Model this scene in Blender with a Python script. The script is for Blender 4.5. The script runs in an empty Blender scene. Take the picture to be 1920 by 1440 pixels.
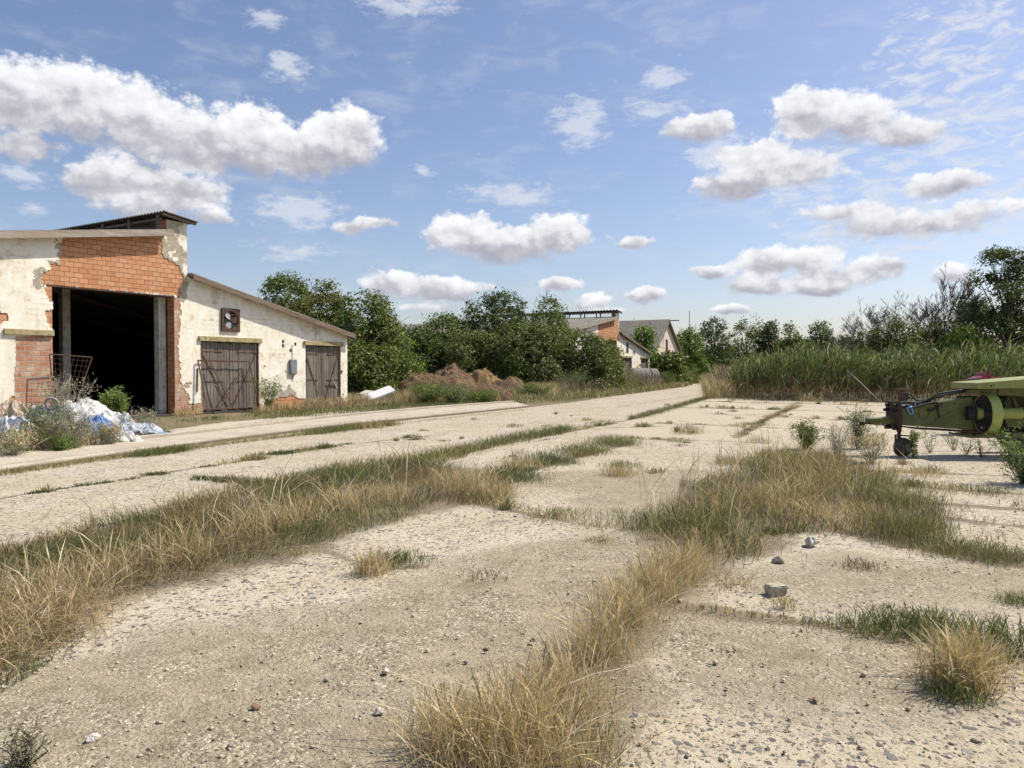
import bpy, bmesh, math, random
import numpy as np
from mathutils import Vector, Matrix, geometry
R = math.radians
rng = np.random.default_rng(11)
random.seed(11)
scene = bpy.context.scene
COL = scene.collection

# ------------------------------------------------------------------ survey: turn sight lines into places on the ground
F, CX, CY, HOR, H = 1400.0, 960.0, 720.0, 690.0, 1.6
TH = math.atan((CY - HOR) / F)
CT, ST = math.cos(TH), math.sin(TH)
def ray(px, py):
    dx, dy = (px - CX) / F, (CY - py) / F
    return (dx, CT + dy * ST, -ST + dy * CT)
def G(px, py, z=0.0):
    d = ray(px, py); t = (z - H) / d[2]
    return (d[0] * t, d[1] * t)
def at(px, py, Y):
    d = ray(px, py); t = Y / d[1]
    return (d[0] * t, Y, H + d[2] * t)
def GP(pts): return np.array([G(*p) for p in pts])

# ------------------------------------------------------------------ scene bookkeeping
def tag(o, label=None, cat=None, group=None, kind=None):
    if label: o['label'] = label
    if cat: o['category'] = cat
    if group: o['group'] = group
    if kind: o['kind'] = kind
    return o
def empty(name, loc=(0, 0, 0), rz=0.0):
    o = bpy.data.objects.new(name, None); COL.objects.link(o)
    o.location = loc; o.rotation_euler = (0, 0, rz); o.empty_display_size = 0.2
    return o

class MB:
    """collects shapes, then links them as one mesh object"""
    def __init__(s): s.v, s.f, s.m, s.cur = [], [], [], 0
    def add(s, vs, fs):
        b = len(s.v); s.v += [tuple(p) for p in vs]
        for f in fs: s.f.append(tuple(b + i for i in f)); s.m.append(s.cur)
        return s
    def box(s, x0, x1, y0, y1, z0, z1):
        return s.add([(x0,y0,z0),(x1,y0,z0),(x1,y1,z0),(x0,y1,z0),(x0,y0,z1),(x1,y0,z1),(x1,y1,z1),(x0,y1,z1)],
                     [(0,3,2,1),(4,5,6,7),(0,1,5,4),(1,2,6,5),(2,3,7,6),(3,0,4,7)])
    def bar(s, a, b, w, h, up=(0, 0, 1)):
        a, b = Vector(a), Vector(b); d = (b - a).normalized()
        sd = d.cross(Vector(up))
        if sd.length < 1e-4: sd = d.cross(Vector((1, 0, 0)))
        sd.normalize(); u = sd.cross(d)
        vs = [p + sd * (i * w / 2) + u * (j * h / 2) for p in (a, b) for i, j in ((-1,-1),(1,-1),(1,1),(-1,1))]
        return s.add(vs, [(3,2,1,0),(4,5,6,7),(0,1,5,4),(1,2,6,5),(2,3,7,6),(3,0,4,7)])
    def tube(s, pts, rads, n=8, cap=True):
        pts = [Vector(p) for p in pts]
        if not hasattr(rads, '__len__'): rads = [rads] * len(pts)
        vs, fs = [], []; ref = None
        for i, p in enumerate(pts):
            d = (pts[min(i + 1, len(pts) - 1)] - pts[max(i - 1, 0)])
            if d.length < 1e-6: d = Vector((0, 0, 1))
            d.normalize()
            if ref is None: ref = Vector((1, 0, 0)) if abs(d.x) < .8 else Vector((0, 1, 0))
            a = (ref - d * ref.dot(d)).normalized(); ref = a; b = d.cross(a)
            for k in range(n):
                t = 2 * math.pi * k / n
                vs.append(p + (a * math.cos(t) + b * math.sin(t)) * rads[i])
        for i in range(len(pts) - 1):
            for k in range(n):
                fs.append((i*n+k, i*n+(k+1) % n, (i+1)*n+(k+1) % n, (i+1)*n+k))
        if cap:
            fs.append(tuple(reversed(range(n)))); fs.append(tuple(range((len(pts)-1)*n, len(pts)*n)))
        return s.add(vs, fs)
    def lathe(s, c, ax, prof, n=32):
        c, ax = Vector(c), Vector(ax).normalized(); a = ax.cross(Vector((0, 0, 1)) if abs(ax.z) < .9 else Vector((1, 0, 0))).normalized(); b = ax.cross(a)
        vs = [c + ax * z + (a * math.cos(2*math.pi*k/n) + b * math.sin(2*math.pi*k/n)) * r for z, r in prof for k in range(n)]; m = len(prof)
        fs = [(i*n+k, i*n+(k+1) % n, (i+1)*n+(k+1) % n, (i+1)*n+k) for i in range(m-1) for k in range(n)]
        return s.add(vs, fs + [tuple(reversed(range(n))), tuple(range((m-1)*n, m*n))])
    def prism(s, outer, y0, y1, holes=(), axes='xzy'):
        """outline in the (x,z) plane pushed from y0 to y1"""
        loops = [list(outer)] + [list(h) for h in holes]
        flat = [p for l in loops for p in l]
        tris = geometry.tessellate_polygon([[Vector((p[0], p[1], 0)) for p in l] for l in loops])
        n = len(flat)
        vs = [(p[0], y0, p[1]) for p in flat] + [(p[0], y1, p[1]) for p in flat]
        fs = []
        for t in tris:
            a, b, c = [Vector(flat[i]) for i in t]
            if (b - a).cross(c - a) < 0: t = (t[0], t[2], t[1])
            fs.append(tuple(t)); fs.append(tuple(n + i for i in reversed(t)))
        o = 0
        for l in loops:
            m = len(l)
            for i in range(m):
                j = (i + 1) % m
                fs.append((o+i, n+o+i, n+o+j, o+j))
            o += m
        return s.add(vs, fs)
    def rock(s, c, r, seed, rough=.25, sub=2, cut=0.0):
        bm = bmesh.new(); bmesh.ops.create_icosphere(bm, subdivisions=sub, radius=1)
        rr = random.Random(seed)
        dirs = [(Vector((rr.gauss(0,1), rr.gauss(0,1), rr.gauss(0,1))).normalized(), rr.uniform(.55, .95)) for _ in range(12)]
        vs = []
        for v in bm.verts:
            p = v.co.normalized(); k = 1.0
            for d, l in dirs:
                q = p.dot(d)
                if q > 1e-3: k = min(k, l / q)
            k *= 1 + rough * .25 * math.sin(p.x*7+seed) * math.sin(p.y*6+seed*2) 
            vs.append((c[0]+p.x*r[0]*k, c[1]+p.y*r[1]*k, c[2]+p.z*r[2]*k))
        fs = [tuple(v.index for v in f.verts) for f in bm.faces]; bm.free()
        return s.add(vs, fs)
    def build(s, name, mat, parent=None, smooth=False, bevel=0.0, fix=True):
        me = bpy.data.meshes.new(name); me.from_pydata(s.v, [], s.f)
        for m in (mat if isinstance(mat, (list, tuple)) else [mat]): me.materials.append(m)
        if any(s.m): me.polygons.foreach_set('material_index', s.m)
        if fix:
            bm = bmesh.new(); bm.from_mesh(me); bmesh.ops.recalc_face_normals(bm, faces=bm.faces); bm.to_mesh(me); bm.free()
        if smooth: me.polygons.foreach_set('use_smooth', [True] * len(me.polygons))
        o = bpy.data.objects.new(name, me); COL.objects.link(o)
        if parent is not None: o.parent = parent
        if bevel:
            b = o.modifiers.new('bevel', 'BEVEL'); b.width = bevel; b.segments = 2; b.limit_method = 'ANGLE'
        return o

def np_mesh(name, V, loops, starts, totals, mat, col=None, parent=None, smooth=False):
    me = bpy.data.meshes.new(name)
    me.vertices.add(len(V)); me.vertices.foreach_set('co', np.ascontiguousarray(V, np.float32).ravel())
    me.loops.add(len(loops)); me.loops.foreach_set('vertex_index', np.ascontiguousarray(loops, np.int32))
    me.polygons.add(len(starts)); me.polygons.foreach_set('loop_start', np.ascontiguousarray(starts, np.int32))
    me.polygons.foreach_set('loop_total', np.ascontiguousarray(totals, np.int32))
    if smooth: me.polygons.foreach_set('use_smooth', np.ones(len(starts), bool))
    me.update(calc_edges=True)
    if col is not None:
        a = me.color_attributes.new('col', 'FLOAT_COLOR', 'POINT')
        c = np.ones((len(V), 4), np.float32); c[:, :3] = col; a.data.foreach_set('color', c.ravel())
    me.materials.append(mat)
    o = bpy.data.objects.new(name, me); COL.objects.link(o)
    if parent is not None: o.parent = parent
    return o

# ------------------------------------------------------------------ node helpers
class T:
    def __init__(s, name, world=None):
        if world is not None: s.nt = world.node_tree; s.mat = None
        else:
            s.mat = bpy.data.materials.new(name); s.mat.use_nodes = True; s.nt = s.mat.node_tree
        s.nt.nodes.clear()
    def n(s, typ, ins=None, **props):
        nd = s.nt.nodes.new(typ)
        for k, v in props.items(): setattr(nd, k, v)
        for k, v in (ins or {}).items():
            if v is None: continue
            sock = nd.inputs[k]
            if hasattr(v, 'is_output'): s.nt.links.new(v, sock)
            else:
                if hasattr(sock.default_value, '__len__') and not hasattr(v, '__len__'): v = [v]*len(sock.default_value)
                if sock.type == 'RGBA' and len(v) == 3: v = (*v, 1)
                sock.default_value = v
        return nd
    def obj(s): return s.n('ShaderNodeTexCoord').outputs['Object']
    def pos(s): return s.n('ShaderNodeNewGeometry').outputs['Position']
    def mapv(s, vec, scale=(1,1,1), rot=(0,0,0), loc=(0,0,0)):
        return s.n('ShaderNodeMapping', {'Vector': vec, 'Scale': scale, 'Rotation': rot, 'Location': loc}).outputs[0]
    def noise(s, vec, scale, detail=4, rough=.55, dist=0, out='Fac'):
        return s.n('ShaderNodeTexNoise', {'Vector': vec, 'Scale': scale, 'Detail': detail, 'Roughness': rough, 'Distortion': dist}).outputs[out]
    def vor(s, vec, scale, feature='F1', rand=1.0):
        return s.n('ShaderNodeTexVoronoi', {'Vector': vec, 'Scale': scale, 'Randomness': rand}, feature=feature)
    def ramp(s, fac, stops, interp='LINEAR'):
        nd = s.n('ShaderNodeValToRGB', {'Fac': fac}); cr = nd.color_ramp; cr.interpolation = interp
        while len(cr.elements) > 1: cr.elements.remove(cr.elements[-1])
        for i, (p, c) in enumerate(stops):
            e = cr.elements[0] if i == 0 else cr.elements.new(p)
            e.position = p
            e.color = (c, c, c, 1) if not hasattr(c, '__len__') else (*c[:3], 1)
        return nd.outputs[0]
    def mix(s, fac, a, b, blend='MIX'):
        nd = s.nt.nodes.new('ShaderNodeMix'); nd.data_type = 'RGBA'; nd.blend_type = blend
        for i, v in ((0, fac), (6, a), (7, b)):
            if hasattr(v, 'is_output'): s.nt.links.new(v, nd.inputs[i])
            else: nd.inputs[i].default_value = v if i == 0 else ((*v, 1) if hasattr(v, '__len__') and len(v) == 3 else ((v, v, v, 1) if not hasattr(v, '__len__') else v))
        return nd.outputs[2]
    def m(s, op, a, b=0.0, c=None, clamp=False):
        nd = s.nt.nodes.new('ShaderNodeMath'); nd.operation = op; nd.use_clamp = clamp
        for i, v in ((0, a), (1, b), (2, c)):
            if v is None: continue
            if hasattr(v, 'is_output'): s.nt.links.new(v, nd.inputs[i])
            else: nd.inputs[i].default_value = v
        return nd.outputs[0]
    def sm(s, x, a, b):
        nd = s.n('ShaderNodeMapRange', {'Value': x, 'From Min': a, 'From Max': b}, interpolation_type='SMOOTHSTEP')
        return nd.outputs[0]
    def attr(s, name, out='Fac'): return s.n('ShaderNodeAttribute', attribute_name=name).outputs[out]
    def bump(s, h, strength=.5, dist=.02, normal=None):
        return s.n('ShaderNodeBump', {'Height': h, 'Strength': strength, 'Distance': dist, 'Normal': normal}).outputs[0]
    def out(s, color, rough=.85, normal=None, metal=0.0, spec=.3, disp=None):
        p = s.n('ShaderNodeBsdfPrincipled', {'Base Color': color, 'Roughness': rough, 'Metallic': metal, 'Specular IOR Level': spec, 'Normal': normal})
        o = s.n('ShaderNodeOutputMaterial', {'Surface': p.outputs[0]})
        return s.mat

# ------------------------------------------------------------------ materials
def mat_simple(name, c1, c2, scale=6, rough=.85, bump=.3, bd=.01, metal=0.0, spec=.3, c3=None):
    t = T(name); v = t.obj()
    n1 = t.noise(v, scale, 6, .6); n2 = t.noise(v, scale * 5, 5, .6)
    c = t.mix(t.sm(n1, .35, .65), c1, c2)
    if c3: c = t.mix(t.sm(t.noise(v, scale * 1.7, 7, .7), .52, .62), c, c3)
    return t.out(c, rough, t.bump(n2, bump, bd), metal, spec)

def mat_leafy(name, trans=.35, rough=.55, tint=(1,1,1)):
    t = T(name); a = t.attr('col', 'Color')
    c = t.mix(1.0, a, tint, 'MULTIPLY')
    p = t.n('ShaderNodeBsdfPrincipled', {'Base Color': c, 'Roughness': rough, 'Specular IOR Level': .25})
    tr = t.n('ShaderNodeBsdfTranslucent', {'Color': t.mix(1.0, c, (1.15, 1.12, .82), 'MULTIPLY')})
    mx = t.n('ShaderNodeMixShader', {0: trans, 1: p.outputs[0], 2: tr.outputs[0]})
    t.n('ShaderNodeOutputMaterial', {'Surface': mx.outputs[0]})
    return t.mat

def mat_concrete():
    t = T('weathered_concrete'); v = t.pos()
    g, s, c = t.attr('gravel'), t.attr('soil'), t.attr('cream')
    w = t.n('ShaderNodeVectorMath', {0: t.noise(v, 22, 3, .6, out='Color'), 1: (.5, .5, .5)}, operation='SUBTRACT').outputs[0]
    vw = t.n('ShaderNodeVectorMath', {0: w, 1: (.040, .040, .040), 2: v}, operation='MULTIPLY_ADD').outputs[0]
    big = t.noise(v, .55, 6, .62); mid = t.noise(v, 3.2, 7, .65); fine = t.noise(v, 55, 6, .7); grit = t.noise(v, 170, 4, .7); mott = t.noise(v, 11, 5, .7)
    def rgb(x): return t.n('ShaderNodeSeparateColor', {0: x}).outputs
    # exposed pebbles of two sizes set in pale mortar
    A = t.vor(vw, 21); B = t.vor(vw, 47)
    ha, hb = rgb(A.outputs['Color']), rgb(B.outputs['Color'])
    ra = t.m('MULTIPLY_ADD', ha[0], .58, -.08); pa = t.sm(t.m('SUBTRACT', ra, A.outputs['Distance']), -.03, .05)
    rb = t.m('MULTIPLY_ADD', hb[0], .66, -.10); pb = t.sm(t.m('SUBTRACT', rb, B.outputs['Distance']), -.05, .06)
    ca = t.ramp(ha[1], [(0, (.07,.072,.078)), (.3, (.15,.15,.15)), (.5, (.24,.22,.19)), (.65, (.38,.32,.23)), (.82, (.13,.135,.145)), (1, (.50,.46,.40))])
    cb = t.ramp(hb[1], [(0, (.09,.088,.085)), (.35, (.20,.185,.16)), (.65, (.36,.30,.22)), (1, (.55,.49,.40))])
    mortar = t.mix(t.sm(mid, .3, .7), (.595, .525, .40), (.465, .40, .29))
    mortar = t.mix(t.sm(big, .42, .62), mortar, t.mix(.5, mortar, (.64, .59, .50)))
    mortar = t.mix(t.m('MULTIPLY', t.sm(fine, .48, .66), .6), mortar, (.36, .31, .23))
    mortar = t.mix(t.m('MULTIPLY', t.sm(grit, .52, .68), .45), mortar, (.30, .26, .19))
    expo = t.sm(t.noise(v, 1.3, 5, .6), .30, .50)
    agg = t.mix(t.m('MULTIPLY', pb, t.m('MULTIPLY_ADD', expo, .6, .35)), mortar, cb)
    agg = t.mix(t.m('MULTIPLY', pa, t.m('MULTIPLY_ADD', expo, .85, .12)), agg, ca)
    # clean cream slabs
    cream = t.mix(t.sm(mid, .35, .7), (.55, .485, .38), (.46, .405, .31))
    cream = t.mix(t.m('MULTIPLY', t.sm(mott, .5, .68), .5), cream, (.42, .35, .26))
    cm = t.sm(t.m('ADD', c, t.m('MULTIPLY_ADD', mid, .7, -.35)), .35, .70)
    base = t.mix(cm, agg, cream)
    # loose fine gravel and dust
    C = t.vor(vw, 105); D = t.vor(vw, 52); E = t.vor(v, 26)
    hc, hd, he = rgb(C.outputs['Color']), rgb(D.outputs['Color']), rgb(E.outputs['Color'])
    st = [(0, (.135,.11,.08)), (.2, (.25,.21,.15)), (.45, (.40,.345,.25)), (.75, (.50,.44,.325)), (.92, (.62,.555,.43)), (1, (.72,.66,.54))]
    gc = t.ramp(hc[1], st); gd = t.ramp(hd[1], st)
    gap = t.m('MULTIPLY', t.sm(D.outputs['Distance'], .38, .70), .62); gapc = t.m('MULTIPLY', t.sm(C.outputs['Distance'], .38, .70), .55)  # shade of the crevices between stones, put into the colour
    grav = t.mix(t.sm(hd[2], .38, .62), t.mix(gapc, gc, (.17,.14,.10)), t.mix(gap, gd, (.15,.125,.09)))
    dust = t.mix(t.sm(mid, .3, .7), (.335, .282, .192), (.425, .365, .257))
    dust = t.mix(t.m('MULTIPLY', t.sm(grit, .42, .64), .6), dust, (.235, .20, .145))
    grav = t.mix(t.m('MULTIPLY', t.sm(t.noise(v, 1.7, 6, .65), .36, .62), .78), grav, dust)
    pe = t.sm(t.m('SUBTRACT', t.m('MULTIPLY_ADD', he[0], .9, -.66), E.outputs['Distance']), -.03, .04)
    grav = t.mix(pe, grav, t.ramp(he[1], [(0, (.20,.18,.15)), (.4, (.48,.42,.31)), (.8, (.66,.60,.49)), (1, (.40,.29,.18))]))
    gm = t.sm(t.m('ADD', g, t.m('ADD', t.m('MULTIPLY_ADD', mid, 1.3, -.65), t.m('ADD', t.m('MULTIPLY_ADD', fine, .5, -.25), t.m('MULTIPLY_ADD', mott, .6, -.3)))), .32, .80)
    col = t.mix(gm, base, grav)
    # uneven tone
    col = t.mix(1.0, col, t.ramp(t.m('ADD', t.m('MULTIPLY', mott, .55), t.m('MULTIPLY', mid, .45)), [(.32, (.66,.64,.60)), (.5, (.95,.94,.92)), (.66, (1.12,1.12,1.10))]), 'MULTIPLY')
    # earth and dry litter in the joints
    soil = t.mix(t.sm(fine, .35, .65), (.13, .105, .075), (.30, .245, .165))
    smk = t.sm(t.m('ADD', s, t.m('ADD', t.m('MULTIPLY_ADD', mid, 1.1, -.55), t.m('ADD', t.m('MULTIPLY_ADD', fine, .6, -.3), t.m('MULTIPLY_ADD', mott, .6, -.3)))), .38, .86)
    col = t.mix(t.m('MULTIPLY', smk, .92), col, soil)
    # broad stains
    col = t.mix(t.m('MULTIPLY', t.sm(t.noise(v, .9, 7, .7, 1.2), .52, .70), .34), col, (.30, .26, .20))
    # hairline cracks
    cr = t.vor(t.n('ShaderNodeVectorMath', {0: w, 1: (.5,.5,.5), 2: v}, operation='MULTIPLY_ADD').outputs[0], .62, 'DISTANCE_TO_EDGE')
    ck = t.m('MULTIPLY', t.m('SUBTRACT', 1.0, t.sm(cr.outputs['Distance'], .004, .014)), t.m('SUBTRACT', 1.0, gm))
    col = t.mix(t.m('MULTIPLY', ck, t.sm(mid, .45, .6)), col, (.17, .14, .11))
    h = t.m('ADD', t.m('MULTIPLY', t.m('MAXIMUM', pa, t.m('MULTIPLY', pb, .6)), t.m('SUBTRACT', 1.0, gm)), t.m('MULTIPLY', t.m('ADD', t.m('SUBTRACT', .6, t.m('MULTIPLY', D.outputs['Distance'], .8)), pe), gm))
    h = t.m('ADD', h, t.m('ADD', t.m('MULTIPLY', fine, .9), t.m('MULTIPLY', grit, .3)))
    b = t.bump(h, .85, .012)
    return t.out(col, .95, b, spec=.12)

def mat_earth():
    t = T('dry_earth'); v = t.pos()
    a = t.noise(v, .35, 6, .6); b = t.noise(v, 4, 7, .7); c = t.noise(v, 40, 5, .7)
    col = t.mix(t.sm(a, .35, .65), (.23, .185, .115), (.15, .145, .07))
    col = t.mix(t.m('MULTIPLY', t.sm(b, .46, .64), .6), col, (.31, .26, .17))
    col = t.mix(t.m('MULTIPLY', t.sm(c, .42, .62), .6), col, (.11, .09, .06))
    return t.out(col, .97, t.bump(t.m('ADD', b, c), .6, .03), spec=.1)

def mat_brick(name, cols, mortar, bw, bh, ms, rough_mortar=1.0, wear=None):
    t = T(name); v0 = t.obj()
    sep = t.n('ShaderNodeSeparateXYZ', {0: v0}).outputs
    nw = t.noise(v0, 9, 3, .6)
    u = t.m('ADD', t.m('ADD', sep[0], sep[1]), t.m('MULTIPLY_ADD', nw, .03, -.015))
    v = t.n('ShaderNodeCombineXYZ', {0: u, 1: t.m('ADD', sep[2], t.m('MULTIPLY_ADD', t.noise(v0, 7, 3, .6), .03, -.015)), 2: 0.0}).outputs[0]
    br = t.n('ShaderNodeTexBrick', {'Vector': v, 'Scale': 1.0, 'Color1': (0,0,0,1), 'Color2': (1,1,1,1), 'Mortar': (.5,.5,.5,1), 'Mortar Size': ms,
              'Mortar Smooth': .25, 'Bias': 0.0, 'Brick Width': bw, 'Row Height': bh}, offset=.5)
    n1 = t.noise(v0, 2.2, 6, .65); n2 = t.noise(v0, 30, 5, .65)
    shade = t.n('ShaderNodeSeparateColor', {0: br.outputs['Color']}).outputs[0]
    bc = t.ramp(shade, [(i / (len(cols) - 1), c) for i, c in enumerate(cols)])
    bc = t.mix(t.m('MULTIPLY', t.sm(n2, .45, .7), .35), bc, t.mix(1.0, bc, (.55, .5, .45), 'MULTIPLY'))
    if wear: bc = t.mix(t.m('MULTIPLY', t.sm(n1, .46, .6), .75), bc, wear)
    mt = t.mix(n2, mortar, tuple(x * .6 for x in mortar))
    col = t.mix(br.outputs['Fac'], bc, mt)
    h = t.m('SUBTRACT', t.m('MULTIPLY', n2, .35), br.outputs['Fac'])
    return t.out(col, .93, t.bump(h, .9, .015), spec=.15)

def mat_plaster():
    t = T('limewashed_plaster'); v = t.obj()
    st = t.mapv(v, (1, 1, .35))
    a = t.noise(v, .55, 7, .62); b = t.noise(v, 2.6, 8, .68); c = t.noise(v, 22, 6, .7); drip = t.noise(st, 3.5, 7, .65)
    col = t.mix(t.sm(b, .34, .62), (.86, .82, .72), (.77, .71, .58))
    col = t.mix(t.m('MULTIPLY', t.sm(drip, .52, .70), .5), col, (.55, .48, .35))
    col = t.mix(t.m('MULTIPLY', t.sm(a, .56, .66), .8), col, (.44, .39, .29))
    pk = t.sm(t.m('ADD', t.m('MULTIPLY', b, .60), t.m('MULTIPLY', c, .22)), .475, .49)
    col = t.mix(t.m('MULTIPLY', pk, .75), col, (.56, .49, .36))
    # courses telegraphing through the thin render
    sep = t.n('ShaderNodeSeparateXYZ', {0: v}).outputs
    vv = t.n('ShaderNodeCombineXYZ', {0: sep[0], 1: t.m('ADD', sep[2], t.m('MULTIPLY_ADD', c, .03, -.015)), 2: 0.0}).outputs[0]
    br = t.n('ShaderNodeTexBrick', {'Vector': vv, 'Scale': 1.0, 'Mortar Size': .008, 'Mortar Smooth': .5, 'Brick Width': .30, 'Row Height': .165}, offset=.5)
    ln = t.m('MULTIPLY', br.outputs['Fac'], t.sm(t.noise(v, .8, 5, .6), .46, .6))
    col = t.mix(t.m('MULTIPLY', ln, t.sm(c, .42, .6)), col, (.36, .30, .22))
    h = t.m('ADD', t.m('MULTIPLY', b, 1.2), t.m('SUBTRACT', t.m('MULTIPLY', c, .5), t.m('MULTIPLY', ln, .5)))
    h = t.m('SUBTRACT', h, t.m('MULTIPLY', pk, .3))
    return t.out(col, .92, t.bump(h, .7, .02), spec=.15)

def mat_wood(name, c1, c2, c3, along=2, scale=1.0):
    t = T(name); v = t.obj()
    sc = [14 * scale] * 3; sc[along] = .9 * scale
    sv = t.mapv(v, tuple(sc))
    a = t.noise(sv, 1.0, 8, .7); b = t.noise(v, 1.3, 6, .6); d = t.noise(t.mapv(v, tuple(x * 4 for x in sc)), 1, 5, .7)
    col = t.mix(t.sm(a, .32, .66), c1, c2)
    col = t.mix(t.m('MULTIPLY', t.sm(b, .45, .62), .6), col, c3)
    col = t.mix(t.m('MULTIPLY', t.sm(d, .55, .7), .6), col, tuple(x * .35 for x in c1))
    return t.out(col, .9, t.bump(t.m('ADD', a, t.m('MULTIPLY', d, .6)), .6, .008), spec=.15)

def mat_paint(name, base, faded, rust, chips=.60, rough=.5):
    t = T(name); v = t.obj()
    a = t.noise(v, 2.2, 7, .6); b = t.noise(v, 9, 8, .72); c = t.noise(v, 60, 4, .6); d = t.noise(t.mapv(v, (6, 6, 1.2)), 2, 6, .65)
    col = t.mix(t.sm(a, .35, .65), base, faded)
    col = t.mix(t.m('MULTIPLY', t.sm(d, .5, .72), .55), col, tuple(x * .45 for x in base))
    k = t.sm(b, chips, chips + .05)
    col = t.mix(k, col, t.mix(c, rust, tuple(x * .5 for x in rust)))
    r = t.m('MULTIPLY_ADD', k, .35, rough)
    return t.out(col, r, t.bump(t.m('ADD', c, t.m('MULTIPLY', k, -1.0)), .25, .004), spec=.4)

def mat_roof():
    t = T('grey_fibre_cement'); v = t.obj()
    a = t.noise(v, 1.2, 7, .65); b = t.noise(v, 9, 7, .7)
    wv = t.n('ShaderNodeTexWave', {'Vector': v, 'Scale': 2.6, 'Distortion': 0.3}, bands_direction='Y').outputs['Fac']
    col = t.mix(t.sm(a, .35, .65), (.20, .185, .165), (.31, .29, .25))
    col = t.mix(t.m('MULTIPLY', t.sm(b, .52, .66), .6), col, (.16, .15, .08))
    return t.out(col, .95, t.bump(t.m('ADD', wv, t.m('MULTIPLY', b, .3)), .8, .05), spec=.1)

def mat_tarp(name, c1, c2, dirt):
    t = T(name); v = t.obj()
    a = t.noise(v, 3, 6, .6, 1.0); b = t.noise(v, 14, 6, .65, .8); w = t.noise(t.mapv(v, (5, 5, 9)), 1.2, 5, .6, 2.5)
    col = t.mix(t.sm(a, .35, .62), c1, c2)
    col = t.mix(t.m('MULTIPLY', t.sm(b, .5, .66), .55), col, dirt)
    return t.out(col, .55, t.bump(t.m('ADD', w, t.m('MULTIPLY', b, .4)), .8, .05), spec=.35)

def mat_straw(name, c1, c2, c3):
    t = T(name); v = t.obj()
    f = t.noise(t.mapv(v, (8, 8, 22)), 1.2, 8, .75, 1.5); a = t.noise(v, 1.6, 6, .6)
    col = t.mix(t.sm(f, .34, .64), c1, c2)
    col = t.mix(t.sm(a, .45, .62), col, c3)
    return t.out(col, .98, t.bump(f, 1.0, .08), spec=.05)

M = {}
M['concrete'] = mat_concrete(); M['earth'] = mat_earth(); M['plaster'] = mat_plaster(); M['roof'] = mat_roof()
M['brick'] = mat_brick('orange_block', [(.46,.205,.10), (.54,.265,.135), (.60,.32,.18), (.49,.225,.105)], (.27,.155,.095), .285, .155, .008, wear=(.50,.285,.165))
M['brick_pale'] = mat_brick('old_brick', [(.36,.14,.085), (.50,.25,.16), (.42,.19,.12), (.54,.36,.26)], (.46,.40,.31), .27, .15, .016, wear=(.54,.44,.33))
M['board'] = mat_wood('weathered_boards', (.27,.235,.20), (.115,.095,.08), (.16,.125,.10))
M['undercoat'] = mat_simple('grey_undercoat', (.40,.36,.28), (.31,.275,.21), 4, .95, .7, .015, c3=(.50,.45,.36))
M['litter'] = mat_simple('joint_soil', (.15,.12,.08), (.22,.18,.115), 9, .97, .8, .02)
M['fascia'] = mat_wood('grey_fascia', (.40,.36,.30), (.25,.215,.175), (.33,.25,.18), along=0)
M['fascia_brown'] = mat_wood('brown_fascia', (.24,.19,.145), (.13,.10,.08), (.19,.13,.09), along=0)
M['lintel'] = mat_simple('mossy_lintel', (.42,.36,.20), (.30,.25,.13), 5, .95, .6, .02, c3=(.20,.18,.08))
M['rust'] = mat_simple('rusty_iron', (.105,.06,.042), (.15,.085,.058), 14, .85, .4, .004, c3=(.06,.04,.032))
M['rust_dark'] = mat_simple('dark_rust', (.06,.035,.028), (.10,.055,.04), 14, .8, .4, .004)
M['post'] = mat_simple('whitewashed_post', (.58,.55,.48), (.45,.42,.36), 3, .92, .4, .01, c3=(.34,.30,.25))
M['inside'] = mat_simple('dark_inner_plaster', (.10,.09,.08), (.06,.055,.05), 2, .95, .3, .01)  # very dark tone for the barn's inner walls and floor
M['tin'] = mat_simple('dark_corrugated_tin', (.055,.05,.048), (.10,.085,.075), 4, .7, .3, .004, c3=(.10,.055,.035))
M['grey_box'] = mat_simple('grey_enamel', (.17,.19,.20), (.22,.24,.25), 8, .5, .1, .002)
M['black'] = mat_simple('black_rubber', (.018,.018,.02), (.035,.033,.032), 12, .6, .2, .003)
M['tyre'] = mat_simple('dusty_tyre', (.045,.043,.04), (.085,.078,.068), 8, .85, .4, .005)
M['white_metal'] = mat_simple('dull_white', (.42,.42,.42), (.30,.30,.30), 8, .55, .1, .002)
M['green'] = mat_paint('faded_green_paint', (.092,.10,.026), (.14,.142,.046), (.05,.035,.022), .58)  # shaded copy of the machine green, darker for the near side
M['green_lit'] = mat_paint('sunlit_green_paint', (.25,.26,.075), (.32,.32,.12), (.12,.09,.05), .64)  # lit copy of the machine green, sunlight on the top beam painted in
M['green_drum'] = mat_paint('sunlit_drum_paint', (.31,.35,.075), (.38,.41,.12), (.09,.07,.04), .66)  # same green raised further, sunlight on the drum rim put into its colour
M['red'] = mat_paint('dull_red_paint', (.26,.03,.045), (.34,.07,.08), (.10,.05,.04), .6)
M['bright_blue'] = mat_simple('blue_plastic', (.10,.38,.78), (.16,.46,.85), 8, .4, .05, .002, spec=.5)
M['tarp_white'] = mat_tarp('white_plastic_sheet', (.70,.69,.67), (.52,.51,.50), (.33,.29,.24))
M['tarp_blue'] = mat_tarp('blue_plastic_sheet', (.12,.24,.52), (.20,.34,.60), (.34,.38,.45))
M['tarp_pale'] = mat_tarp('pale_woven_bag', (.58,.60,.62), (.44,.50,.58), (.38,.34,.28))
M['tarp_grey'] = mat_tarp('grey_wrap', (.40,.385,.37), (.31,.295,.28), (.24,.20,.16))
M['tarp_orange'] = mat_tarp('orange_bag', (.52,.42,.33), (.44,.35,.27), (.4,.3,.2))
M['board_white'] = mat_simple('white_panel', (.82,.82,.81), (.74,.74,.73), 3, .6, .1, .003)
M['dung'] = mat_straw('old_dung', (.17,.115,.075), (.31,.215,.14), (.22,.135,.09))
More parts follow.
